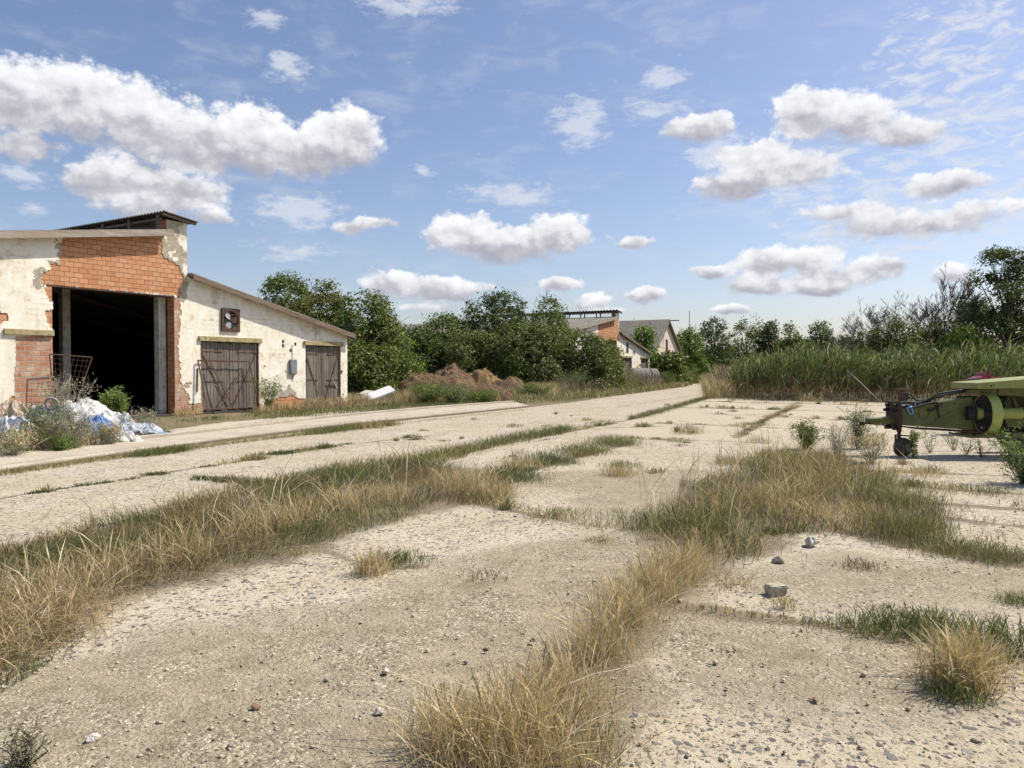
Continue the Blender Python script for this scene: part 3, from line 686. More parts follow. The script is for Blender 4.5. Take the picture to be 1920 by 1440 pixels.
for pts, w, dn, h, mx in [
  ([(1340,742),(1270,763),(1190,785)], .35, 330, .16, {'green':5,'deep':3,'olive':1}), ([(1150,790),(1100,796)], .25, 260, .12, {'green':5,'deep':2}), ([(1065,806),(1040,813),(980,823),(910,838)], .32, 800, .24, {'green':5,'deep':2,'olive':2}),
  ([(1050,822),(980,832)], .12, 200, .07, {'deep':4,'green':2}), ([(900,842),(850,852),(770,866)], .35, 560, .25, {'green':5,'olive':3,'straw':1}), ([(930,862),(1010,852),(1070,842)], .12, 200, .08, {'deep':3,'green':3}),
  ([(860,938),(940,950),(1040,968),(1130,990)], .16, 620, .12, {'olive':3,'straw':3,'green':3}), ([(940,945),(880,930)], .2, 600, .3, {'straw':5}),
  ([(52,927),(104,922)], 0.070, 3794, 0.056, {'deep':5,'green':1}), ([(110,918),(128,917)], 0.070, 2277, 0.047, {'deep':3}), ([(142,913),(170,910)], 0.070, 3794, 0.063, {'deep':5,'green':1}), ([(176,908),(212,904)], 0.070, 3035, 0.047, {'deep':5,'green':1}),
  ([(225,901),(258,898)], 0.070, 2277, 0.047, {'deep':3}), ([(272,891),(310,889)], 0.138, 3541, 0.063, {'deep':5,'green':1}), ([(370,898),(440,903)], 0.138, 3288, 0.079, {'deep':5,'green':1}), ([(452,905),(510,909)], 0.184, 3288, 0.095, {'deep':5,'green':1}),
  ([(372,877),(402,874)], 0.116, 1770, 0.047, {'deep':3}), ([(462,863),(488,860)], 0.138, 2277, 0.063, {'deep':5,'green':1}), ([(510,853),(548,849)], 0.230, 2783, 0.079, {'deep':5,'green':1}), ([(556,846),(586,843)], 0.138, 2023, 0.063, {'deep':5,'green':1}), ([(592,842),(620,838)], 0.162, 2023, 0.079, {'deep':5,'green':1}),
  ([(640,834),(658,832)], 0.116, 1770, 0.047, {'deep':3}), ([(765,826),(792,825)], 0.138, 1770, 0.079, {'deep':3}), ([(825,828),(842,827)], 0.116, 1265, 0.047, {'deep':3}), ([(1060,755),(1110,750)], .1, 200, .06, {'deep':3}), ([(1130,768),(1300,742)], .06, 90, .06, {'deep':3,'olive':1}),
  ([(1290,752),(1500,757),(1690,763)], .12, 130, .10, {'olive':3,'straw':2,'brown':2}), ([(1270,764),(1500,769),(1690,776)], .08, 80, .07, {'olive':3,'brown':2}), ([(1380,778),(1530,785)], .12, 160, .12, {'olive':3,'straw':2}), ([(1500,756),(1440,785)], .2, 140, .18, {'straw':3,'olive':3}),
  ([(1660,906),(1760,914),(1920,926)], .07, 300, .08, {'olive':3,'brown':3,'green':2}), ([(1740,968),(1920,985)], .1, 300, .08, {'green':2,'brown':3}),
  ([(1260,1135),(1400,1155),(1530,1170),(1620,1186)], .06, 900, .06, {'olive':2,'brown':3,'straw':2}), ([(1500,1165),(1650,1190),(1920,1228)], .14, 700, .09, {'green':4,'olive':2,'brown':1}), ([(1900,1010),(1840,1020)], .2, 200, .1, {'brown':3}),
  ([(1270,1000),(1200,985)], .1, 600, .12, {'deep':3,'green':3})]:
    P = on_line(GP(pts), w, dn); B.add(P, h * rng.uniform(.4, 1.1, len(P)), .008 if h < .08 else .006, pick(mx, len(P)), .6)
for pts, w, dn, h, mx in [([(-300,925),(0,891),(150,869),(300,849),(480,826),(600,812)], .20, 1000, .10, {'green':3,'olive':4,'straw':2}), ([(255,858),(330,848),(350,845)], .26, 1500, .20, {'green':6,'deep':1}), ([(580,815),(650,806),(735,797)], .34, 1100, .22, {'green':5,'olive':2}),
        ([(735,797),(860,782),(990,768)], .25, 160, .08, {'olive':3,'straw':3}), ([(60,845),(300,822),(480,797),(560,788)], .12, 900, .09, {'green':3,'olive':3}), ([(670,808),(735,797)], .3, 120, .3, {'straw':3})]:
    P = on_line(GP(pts) , w, dn); B.add(P, h * rng.uniform(.4, 1.1, len(P)), .007, pick(mx, len(P)), .6)
for q, w in SOIL:
    L_ = np.linalg.norm(np.diff(q, axis=0), axis=1).sum(); nn = int(min(40, L_ * 1.3))
    for c in on_line(q, .06, nn / max(L_ * .12, .1)):
        if 7 < c[1] < 40 and c[0] > left_edge(c[1]) + .3:
            tuft(B, c, rng.uniform(.08, .30), int(rng.uniform(40, 170)), rng.uniform(.05, .20), [{'green': 4, 'deep': 2, 'olive': 2}, {'olive': 3, 'straw': 3}, {'green': 4, 'straw': 2}, {'brown': 3, 'olive': 2}][rng.integers(0, 4)], .0075, .6, .2)
for _ in range(60):
    Y_ = rng.uniform(10, 36); X_ = rng.uniform(-.2, .75) * Y_
    if X_ > left_edge(Y_) + 1: tuft(B, (X_, Y_), rng.uniform(.06, .22), int(rng.uniform(30, 110)), rng.uniform(.04, .18), [{'green': 4, 'olive': 3}, {'straw': 4, 'olive': 2}, {'brown': 3, 'olive': 3}][rng.integers(0, 3)], .008, .6, .2)
tag(B.build('joint_grass'), 'low green tufts lining the cracks and slab joints of the yard', 'grass', kind='stuff')

# --- verge between kerb and barn, and the far roadside
B = Blades()
for poly, dn, h, mx in [
  ([(295,800),(400,790),(520,786),(650,778),(800,762),(960,752),(960,746),(800,752),(650,765),(480,776),(340,790)], 240, .16, {'green':5,'deep':2,'olive':3}),
  ([(330,815),(420,806),(560,792),(560,797),(430,812),(330,822)], 500, .08, {'green':5,'olive':2}),
  ([(325,783),(385,776),(384,768),(330,772)], 420, .34, {'straw':5,'pale':1}), ([(485,775),(575,768),(575,757),(490,763)], 320, .36, {'straw':6,'brown':2}), ([(575,768),(690,758),(690,745),(580,752)], 420, .5, {'pale':3,'brown':3,'straw':2}),
  ([(690,765),(760,758),(750,742),(680,748)], 120, .28, {'pale':4,'brown':3}),
  ([(740,760),(960,748),(1030,742),(1030,725),(960,728),(760,738)], 170, .75, {'pale':3,'straw':3,'olive':3,'brown':1}), ([(880,752),(1030,745),(1020,732),(900,738)], 90, .6, {'deep':5,'green':3}), ([(1010,748),(1050,745),(1050,730),(1010,732)], 140, .9, {'pale':5,'straw':3}),
  ([(1030,745),(1130,737),(1240,727),(1240,715),(1130,720),(1030,726)], 110, 1.05, {'mauve':5,'brown':3,'olive':2}), ([(1190,732),(1310,718),(1310,710),(1200,718)], 110, .85, {'green':5,'deep':2,'olive':2}), ([(1120,738),(1230,726),(1230,723),(1120,733)], 140, .4, {'green':5}), ([(960,758),(1060,753),(1130,745),(1210,735),(1290,724),(1290,718),(1120,730),(960,748)], 130, .45, {'green':4,'olive':4,'pale':3,'brown':2}),
  ([(1325,748),(1380,748),(1385,728),(1345,722),(1322,724)], 150, 1.1, {'pale':4,'straw':3,'olive':3,'brown':2}), ([(1320,724),(1400,724),(1400,714),(1318,714)], 45, 1.2, {'brown':3,'olive':3,'pale':2}),
  ([(1500,755),(1545,757),(1545,749),(1500,748)], 60, .6, {'olive':4,'pale':2}), ([(1370,752),(1690,758),(1700,750),(1370,745)], 60, .3, {'brown':4,'olive':2,'dark':2}),
  ([(1310,718),(1500,712),(1500,706),(1310,708)], 6, 1.2, {'brown':3,'olive':4,'green':2}), ([(700,745),(1300,712),(1300,706),(700,720)], 22, 1.0, {'olive':4,'brown':3,'green':2})]:
    P, d = in_poly(GP(poly), dn*1.25, .3, .7, len(poly)); far = np.clip(np.linalg.norm(P, axis=1) / 30, .5, 2.4)
    B.add(P, h * rng.uniform(.35, 1.1, len(P)), .012 * far, pick(mx, len(P)), .4, head=.2)
tag(B.build('verge_grass'), 'rough grass and dead stalks along the barn foot and the far roadside', 'grass', kind='stuff')

# --- loose pebbles on the near ground
def pebbles(name, n, label):
    t_ = np.array([[0,0,1],[1,0,0],[0,1,0],[-1,0,0],[0,-1,0],[0,0,-1]], float); fc = np.array([[0,1,2],[0,2,3],[0,3,4],[0,4,1],[5,2,1],[5,3,2],[5,4,3],[5,1,4]])
    Y = 2.2 + 9 * rng.random(n) ** 1.9; X = rng.uniform(-1, 1, n) * (Y * .74 + .6) 
    P = np.column_stack([X, Y]); kf = X > left_edge(Y) + .5; P = P[kf]; n = len(P)
    g = yard_masks(P)[0]
    r = np.clip(rng.lognormal(-5.45, .50, n), .0022, .022)
    sc = np.column_stack([rng.uniform(.8, 1.5, n), rng.uniform(.7, 1.2, n), rng.uniform(.4, .8, n)]) * r[:, None]
    a = rng.uniform(0, 6.28, n); V = t_[None] * rng.uniform(.75, 1.2, (n, 6, 1)) * sc[:, None]
    ca, sa = np.cos(a)[:, None], np.sin(a)[:, None]
    V = np.stack([V[..., 0]*ca - V[..., 1]*sa, V[..., 0]*sa + V[..., 1]*ca, V[..., 2]], -1) + np.column_stack([P, r * .25])[:, None]
    pal = np.array([(.44,.38,.28),(.56,.50,.38),(.38,.33,.25),(.24,.22,.19),(.64,.58,.47),(.46,.38,.26),(.50,.44,.33)])
    C = np.repeat(pal[rng.integers(0, len(pal), n)] * rng.uniform(.8, 1.15, (n, 1)), 6, 0)
    L = (np.arange(n)[:, None, None] * 6 + fc[None]).ravel()
    return tag(np_mesh(name, V.reshape(-1, 3), L, np.arange(n*8)*3, np.full(n*8, 3), M['pebble'], C), label, 'gravel', kind='stuff')
pebbles('gravel', 20000, 'loose tan gravel and small pebbles scattered over the near slabs')

# ================================================================== BARNS
O1 = np.array([-11.3, 26.0, 0.0]); PHI = R(59.04)
EU = np.array([math.cos(PHI), math.sin(PHI), 0]); EN = np.array([math.sin(PHI), -math.cos(PHI), 0])   # along the gable, and out of it
def W(px, py, off=0.0):
    """sight line -> (u, z) on the gable wall of the near barn (off: metres proud of it)"""
    d = np.array(ray(px, py)); C = np.array([0, 0, H]); o = O1 + EN * off
    t = ((o - C) @ EN) / (d @ EN); P = C + d * t
    return (float((P - O1) @ EU), float(P[2]))
def WP(pts): return [W(*p) for p in pts]
uJL, uJR = W(98, 600)[0], W(327, 650)[0]
zOP = W(222, 545)[1]
d1 = (W(376, 700)[0], W(485, 700)[0], W(430, 641)[1]); d2 = (W(572, 700)[0], W(638, 700)[0], W(605, 648)[1])
bq = (W(27, 700)[0], uJL - .02, W(60, 629)[1])
zL, zRr = 4.72, 6.22
LEFT = -10.2
def left_roof(u): return 6.16 + (u + .75) * .165
def right_roof(u): return 4.78 - u * (4.78 - 3.02) / 7.9
def gable_outline():
    return [(LEFT,0),(uJL,0),(uJL,zOP),(uJR,zOP),(uJR,0),(d1[0],0),(d1[0],d1[2]),(d1[1],d1[2]),(d1[1],0),(d2[0],0),(d2[0],d2[2]),(d2[1],d2[2]),(d2[1],0),
            (7.9,0),(7.9,right_roof(7.9)),(0,right_roof(0)),(0,6.62),(-.75,6.62),(-.75,left_roof(-.75)),(LEFT,left_roof(LEFT))]

def plaster_sheet(name, mask, u0, u1, z1, parent, cell=.045, th=.022, skim=None):
    nu, nz = int((u1-u0)/cell), int(z1/cell)
    U, Z = np.meshgrid(u0 + (np.arange(nu)+.5)*cell, (np.arange(nz)+.5)*cell)
    keep = mask(np.column_stack([U.ravel(), Z.ravel()])).reshape(nz, nu)
    idx = {}; vs = []; fs = []
    js = rng.uniform(-.3, .3, (nz+1, nu+1, 2)) * cell
    def vid(i, j):
        if (i, j) not in idx:
            idx[(i, j)] = len(vs)
            vs.append((u0 + i*cell + js[j, i, 0], -th, max(0.0, j*cell + js[j, i, 1]*(j > 0))))
        return idx[(i, j)]
    for j in range(nz):
        for i in range(nu):
            if keep[j, i]: fs.append((vid(i, j), vid(i+1, j), vid(i+1, j+1), vid(i, j+1)))
    mi = None
    if skim is not None:
        sk = skim(np.column_stack([U.ravel(), Z.ravel()])).reshape(nz, nu); mi = [int(sk[j, i]) for j in range(nz) for i in range(nu) if keep[j, i]]
    n = len(vs); vs2 = vs + [(x, -.001, z) for x, y, z in vs]
    def kk(i, j): return 0 <= i < nu and 0 <= j < nz and keep[j, i]
    sides = []
    for j in range(nz):
        for i in range(nu):
            if not keep[j, i]: continue
            for di, dj, a, b in ((0,-1,(i,j),(i+1,j)),(1,0,(i+1,j),(i+1,j+1)),(0,1,(i+1,j+1),(i,j+1)),(-1,0,(i,j+1),(i,j))):
                if not kk(i+di, j+dj):
                    p, q = idx[a], idx[b]; sides.append((q, p, n+p, n+q))
    m = MB(); m.add(vs2, fs + sides)
    if mi is not None: m.m[:len(mi)] = mi
    return m.build(name, [M['plaster'], M['undercoat']], parent, fix=False)

def slope_slab(mb, u0, z0, u1, z1, y0, y1, th):
    mb.prism([(u0,z0),(u1,z1),(u1,z1+th),(u0,z0+th)], y0, y1)
def corrugated(mb, A, Bp, y0, y1, wl=.18, amp=.032, th=.012):
    """sheet from edge A to edge Bp (u,z) whose waves march along y"""
    n = int((y1-y0)/wl*8); vs = []
    A, Bp = np.array(A), np.array(Bp); d = (Bp-A)/np.linalg.norm(Bp-A); nn = np.array([-d[1], d[0]])
    if nn[1] < 0: nn = -nn
    for i in range(n+1):
        y = y0 + (y1-y0)*i/n; o = amp*math.sin(2*math.pi*(y-y0)/wl)
        for P in (A, Bp):
            q = P + nn*o; vs.append((q[0], y, q[1]))
        for P in (A, Bp):
            q = P + nn*(o-th); vs.append((q[0], y, q[1]))
    fs = []
    for i in range(n):
        a, b = i*4, i*4+4
        fs += [(a,a+1,b+1,b),(a+2,b+2,b+3,a+3),(a,b,b+2,a+2),(a+1,a+3,b+3,b+1)]
    fs += [(0,2,3,1),(n*4,n*4+1,n*4+3,n*4+2)]
    return mb.add(vs, fs)

def plank_door(parent, u0, u1, z1, y, nleaf, name='door', sag=0.0, label=None, z0=.06):
    w = (u1-u0)/nleaf
    for l in range(nleaf):
        a, b = u0+l*w+.012, u0+(l+1)*w-.012; m = MB(); x = a; r_ = random.Random(int(u0*100)+l)
        while x < b-.03:
            bw = min(r_.uniform(.085,.14), b-x); top = z1-.02-r_.uniform(0,.035); bot = z0+r_.uniform(-.03,.07)
            m.box(x+.007, x+bw-.007, y+r_.uniform(-.012,.012), y+.035, bot, top); x += bw
        m.box(a, b, y+.04, y+.075, z0+.25, z0+.37); m.box(a, b, y+.04, y+.075, z1-.42, z1-.30)
        d = m.build(name, M['board'], parent)
        side = l == 0
        for zz in (z1-.36, z0+(z1-z0)*.42):
            s_ = MB(); s_.bar((a-.05 if side else a+.25*w, y-.016, zz), (b-.22*w if side and nleaf > 1 else b+.05, y-.016, zz), .038, .014, (0,1,0))
            hx = a-.05 if side else b+.05
            s_.tube([(hx, y-.02, zz-.06),(hx, y-.02, zz+.06)], .024, 8); s_.build('strap', M['rust'], d)
        s_ = MB(); s_.bar((a+.05 if side else b-.05, y-.030, z1-.34), (b-.1 if side else a+.1, y-.030, z0+.12), .035, .012, (0,1,0)); s_.build('brace', M['rust'], d)

def fan_unit(parent, u0, u1, z0, z1):
    m = MB(); cu, cz = (u0+u1)/2, (z0+z1)/2; hw, hh = (u1-u0)/2, (z1-z0)/2; r0 = min(hw, hh)*.82
    ring = [(cu+r0*math.cos(t), cz+r0*math.sin(t)) for t in np.linspace(0, 2*math.pi, 28, endpoint=False)]
    m.prism([(u0,z0),(u1,z0),(u1,z1),(u0,z1)], -.10, -.05, [ring])
    m.box(u0,u0+.05,-.05,-.0225,z0,z1); m.box(u1-.05,u1,-.05,-.0225,z0,z1); m.box(u0+.05,u1-.05,-.05,-.0225,z1-.05,z1); m.box(u0+.05,u1-.05,-.05,-.0225,z0,z0+.05)
    f = m.build('fan', M['rust_dark'], parent, bevel=.008)
    b = MB(); b.prism([(cu+r0*1.0*math.cos(t), cz+r0*1.0*math.sin(t)) for t in np.linspace(0, 2*math.pi, 24, endpoint=False)], -.030, -.0225); b.build('backing', M['black'], f)
    for k_ in range(3):
        a = R(90+120*k_+35); bl = MB(); c1 = Vector((cu, -.06, cz)); 
        d = Vector((math.cos(a), 0, math.sin(a))); sd = Vector((-math.sin(a), 0, math.cos(a)))
        pts = []
        for rr, ww in ((.18,.10),(.45,.30),(.78,.36),(.95,.22)):
            for s_ in (-1,1):
                pts.append(c1 + d*r0*rr + sd*r0*ww*s_ + Vector((0, -.018*s_, 0)))
        bl.add(pts + [p+Vector((0,.006,0)) for p in pts], [(0,1,3,2),(2,3,5,4),(4,5,7,6),(8,10,11,9),(10,12,13,11),(12,14,15,13),(0,2,10,8),(2,4,12,10),(4,6,14,12),(1,9,11,3),(3,11,13,5),(5,13,15,7),(6,7,15,14),(0,8,9,1)])
        bl.build('blade', M['white_metal'] if k_ < 2 else M['rust'], f, smooth=False)
    hb = MB(); hb.tube([(cu,-.095,cz),(cu,-.035,cz)], [r0*.14, r0*.22], 14); hb.build('hub', M['rust_dark'], f)
    for z in np.linspace(z0+hh*.5, z1-hh*.5, 3):
        g_ = MB(); g_.tube([(u0+.03,-.105,z),(u1-.03,-.105,z)], .006, 5); g_.build('guard_bar', M['rust'], f)

def make_barn(name, label, cat, loc, depth, near=True, group=None):
    root = empty(name, loc, PHI); tag(root, label, cat, group)
    # masonry gable
    m = MB(); m.prism(gable_outline(), 0.0, .38)
    if near:
        m.cur = 1; m.prism([(bq[0],0),(bq[1],0),(bq[1],bq[2]),(bq[0],bq[2])], -.006, -.002)
        m.prism([(uJR+.001,0),(uJR+1.05,0),(uJR+1.05,.6),(uJR+.62,.9),(uJR+.5,2.0),(uJR+.55,3.6),(uJR+.40,zOP-.06),(uJR+.001,zOP-.06)], -.006, -.002)
    m.build('gable_wall', [M['brick'], M['brick_pale']], root)
    # side and back walls, floor
    s_ = MB(); s_.box(LEFT, LEFT+.35, .38, depth, 0, left_roof(LEFT)-.05); s_.box(7.55, 7.9, .38, depth, 0, right_roof(7.7)); s_.box(LEFT, 7.9, depth, depth+.35, 0, 2.9)
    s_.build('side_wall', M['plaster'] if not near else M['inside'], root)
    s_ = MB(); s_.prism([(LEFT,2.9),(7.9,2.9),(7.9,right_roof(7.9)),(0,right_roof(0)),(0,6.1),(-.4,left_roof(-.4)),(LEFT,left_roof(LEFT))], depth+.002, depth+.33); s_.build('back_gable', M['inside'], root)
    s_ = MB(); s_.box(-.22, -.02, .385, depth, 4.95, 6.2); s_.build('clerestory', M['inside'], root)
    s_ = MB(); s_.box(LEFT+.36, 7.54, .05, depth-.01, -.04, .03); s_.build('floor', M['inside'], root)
    # roofs
    m = MB(); slope_slab(m, LEFT-.35, left_roof(LEFT-.35)+.02, -.76, left_roof(-.76)+.02, -.30, depth+.5, .09); slope_slab(m, .012, right_roof(.012)+.02, 8.08, right_roof(8.08)+.02, -.30, depth+.5, .09)
    rf = m.build('roof', M['roof'], root)
    m = MB(); slope_slab(m, LEFT-.35, left_roof(LEFT-.35)-.12, -.70, left_roof(-.70)-.12, -.345, -.305, .20)
    m.build('left_fascia', M['fascia'], rf)
    m = MB(); slope_slab(m, .03, right_roof(.03)-.10, 8.10, right_roof(8.10)-.10, -.345, -.305, .17)
    m.build('right_fascia', M['fascia_brown'], rf)
    for y in np.arange(.0, depth if near else 4, 1.2): m = MB(); m.box(7.9, 8.06, y, y+.08, right_roof(8.05)-.10, right_roof(8.05)-.02); m.build('rafter', M['fascia_brown'], rf)
    m = MB(); corrugated(m, (-1.02, 6.83), (.30, 6.67), -.28, min(depth, 16), .17 if near else .3, .03 if near else .05); cap = m.build('ridge_cap', M['tin'], root)
    m = MB()
    for y in np.arange(.15, min(depth, 16), 1.6): m.box(-.98, -.90, y, y+.09, 6.0, 6.76); m.box(-.1, -.02, y, y+.09, 6.2, 6.66)
    m.box(-.895, -.83, .10, min(depth, 16)-.3, 6.60, 6.68); m.bar((-1.0,-.18,6.745),(.25,-.18,6.60), .07, .07)
    m.build('ridge_post', M['fascia_brown'], cap)
    # interior frames
    for y in np.arange(3.4, depth-2, 4.2):
        for u in ((W(121,650,-3.55)[0],) if near else (uJL,)):
            c = MB(); c.box(u-.13, u+.13, y, y+.26, .03, 4.72); c.build('column', M['post'], root)
        t_ = MB(); t_.bar((LEFT+.4, y+.13, left_roof(LEFT)-.45), (-.3, y+.13, left_roof(-.4)-.3), .12, .18); t_.bar((uJL, y+.13, 4.7), (uJR+.2, y+.13, 4.7), .12, .16); t_.bar((uJL, y+.13, 4.7), (-.4, y+.13, 5.9), .07, .09)
        t_.bar((uJR, y+.13, 4.7), (7.6, y+.13, right_roof(7.6)-.2), .10, .16); t_.build('truss', M['fascia_brown'], root)
    # doors and lintels
    for (a, b, z), nl in ((d1, 2), (d2, 1 if False else 2)):
        plank_door(root, a, b, z, .06 if near else .10, nl)
    m = MB()
    for (a, b, z) in (d1, d2): 
        x0, x1 = a-.10, b+.12
        l_ = MB(); l_.box(x0, x1, -.10, -.0235, z-.01, z+.17); l_.build('door_lintel', M['lintel'], root, bevel=.015)
    if near:
        l_ = MB(); l_.box(bq[0]-.28, bq[1]+.03, -.10, -.0235, bq[2]+.0, bq[2]+.17); l_.build('door_lintel', M['lintel'], root, bevel=.015)
        l_ = MB(); l_.box(uJL-.35, uJR+.30, -.012, .40, zOP-.055, zOP-.004); l_.build('steel_lintel', M['rust_dark'], root)
        l_ = MB(); l_.box(uJR-.30, uJR-.02, .42, .68, .03, zOP+.5); l_.build('door_post', M['post'], root, bevel=.01)
        # peeled plaster over the brick
        P1 = np.array(WP([(117,440),(115,470),(113,492),(97,497),(92,512),(73,514),(75,531),(84,536),(90,552),(97,565),(99,537),(341,554),(338,540),(346,531),(342,523),(337,510),(335,500),(320,492),(308,480),(302,468),(299,440)]))
        P2 = np.array(WP([(322,556),(335,556),(337,600),(334,650),(338,690),(336,715),(348,738),(357,748),(345,757),(381,757),(383,790),(322,790)]))
        P3 = np.array(WP([(27,629),(106,629),(106,805),(27,815)])); P4 = np.array(WP([(86,585),(104,578),(104,618),(92,612)]))
        P5 = np.array(WP([(508,753),(524,745),(545,741),(560,747),(576,746),(576,785),(506,785)])); P6 = np.array(WP([(-4,586),(12,588),(17,600),(-4,603)]))
        P7 = np.array(WP([(640,640),(652,640),(652,652),(640,655)])); P8 = np.array(WP([(0,800),(28,790),(28,745),(20,742),(8,770),(0,775)]))
        out = np.array(gable_outline())
        def mask(Q):
            w = fbm(Q[:,0]*4.5, Q[:,1]*4.5, 3, 3)*.055 + fbm(Q[:,0]*14, Q[:,1]*14, 8, 2)*.025
            ok = poly_sd(Q, out) > .004 + 0*w
            for p_ in (P1, P2, P4, P5, P6, P8): ok &= poly_sd(Q, p_) < -.01 + w
            ok &= poly_sd(Q, P3) < 0 + .4*w
            ok &= ~((fbm(Q[:,0]*2.1, Q[:,1]*2.1, 40) > 1.0) & (Q[:,1] < 2.2))
            return ok
        def skim(Q):
            w = fbm(Q[:,0]*2.2, Q[:,1]*2.2, 5, 4)
            d = -poly_sd(Q, P1); e = (d < .10 + .20*w) & (Q[:,1] > 3.6)
            return e | ((Q[:,0] > -.75) & (Q[:,0] < 0) & (Q[:,1] > 4.9) & (w > .05)) | ((-poly_sd(Q, P5) < .25 + .3*w) & (w > -.1))
        pl = plaster_sheet('plaster', mask, LEFT, 7.9, 6.62, root, skim=skim)
        # skim of grey mortar framing the bare blocks
        fan_unit(root, *[W(413,600)[0], W(447,600)[0]], W(430,622)[1], W(430,579)[1])
        a, b = W(541,688)[0], W(553,688)[0]; z0, z1 = W(547,702)[1], W(547,674)[1]
        e = MB(); e.box(a, b, -.13, -.0235, z0, z1); bx = e.build('meter_box', M['grey_box'], root, bevel=.01)
        e = MB(); e.box(a+.03, b-.03, -.142, -.1315, z0+.03, (z0+z1)/2-.01); e.build('cover', M['grey_box'], bx, bevel=.004)
        e = MB(); e.tube([((a+b)/2, -.05, z0),((a+b)/2+.02, -.045, z0-.25)], .014, 6); e.build('conduit', M['grey_box'], bx); e = MB(); e.tube([((a+b)/2,-.04,z1),((a+b)/2,-.04,z1+.6)], .010, 6); e.build('conduit', M['grey_box'], bx)
        for px, py in ((544,657),(530,648),(530,640),(553,645),(640,697)):
            u, z = W(px, py); e = MB(); e.box(u-.05, u+.05, -.034, -.0235, z-.06, z+.06); e.build('socket', M['rust_dark'], root)
        e = MB(); pts = [(*W(371,690,.05),), (*W(370,735,.05),)]; e.tube([(u,-.05,z) for u,z in pts], .02, 6); e.build('pipe', M['rust'], root)
    else:
        P1 = np.array([(-4.6,6.4),(-4.6,4.0),(-.05,4.0),(-.1,6.0),(-.6,6.3)]); out = np.array(gable_outline())
        def mask(Q):
            w = fbm(Q[:,0]*2.5, Q[:,1]*2.5, 13, 4)*.12
            ok = poly_sd(Q, out) > .004; ok &= poly_sd(Q, P1) < w
            ok &= ~(fbm(Q[:,0]*1.1, Q[:,1]*1.6, 60) > .82)
            return ok
        plaster_sheet('plaster', mask, LEFT, 7.9, 6.62, root, .09, .03)
        e = MB(); e.box(1.75, 2.25, -.05, -.032, 3.0, 4.0); e.build('window', M['black'], root)
    return root
BARN1 = make_barn('barn', 'near white barn with bare orange brick over its tall open doorway', 'barn', tuple(O1), 26)
BARN2 = make_barn('barn', 'far white barn half hidden by bushes with a raised tin ridge', 'barn', (9.75, 68.3, 0), 26, near=False)

# gabled house behind
def gable_house():
    X, Y = 19.7, 95.0; root = empty('gabled_house', (X, Y, 0), PHI)
    tag(root, 'pale gabled house with steep grey roof at the far end of the road', 'house')
    hw, ze, za, L = 4.6, 3.9, 7.55, 24
    m = MB(); m.prism([(-hw,0),(hw,0),(hw,ze),(0,za),(-hw,ze)], 0, .35, [[(-.5,3.3),(.35,3.3),(.35,5.2),(-.5,5.2)]]); m.build('gable_wall', M['pink_wall'], root)
    m = MB(); m.box(-hw,-hw+.3,.352,L,0,ze); m.box(hw-.3,hw,.352,L,0,ze); m.box(-hw,hw,L+.002,L+.3,0,ze); m.build('side_wall', M['pink_wall'], root)
    m = MB()
    for s_ in (-1,1):
        m.prism([(0,za+.04),(s_*(hw+.45),ze-.32),(s_*(hw+.45),ze-.14),(0,za+.24)], -.35, L+.4)
    rf = m.build('roof', M['tile'], root)
    m = MB()
    for s_ in (-1,1): m.prism([(0,za-.12),(s_*(hw+.45),ze-.48),(s_*(hw+.45),ze-.33),(0,za+.03)], -.40, -.355)
    m.build('verge_board', M['fascia_brown'], rf)
    m = MB(); m.bar((0,-1.6,za+.05),(0,-.4,za+.05),.12,.12); m.build('ridge_beam', M['fascia_brown'], rf)
    w = MB(); w.box(-.5,.35,.08,.12,3.3,5.2); f = w.build('hatch', M['black'], root)
    m = MB()
    for z in (1.0,1.9): m.bar((.9,-.9,z+1.2),(3.4,-.9,z+1.2),.05,.05)
    for u in (.9,1.75,2.6,3.4): m.bar((u,-.9,2.0),(u,-.9,3.4),.05,.05)
    m.box(.7,3.6,-.95,-.01,1.9,2.0); m.build('balcony', M['rust'], root)
    w = MB(); w.box(1.4,2.3,-.03,-.005,.1,1.85); w.build('door', M['board'], root)
gable_house()

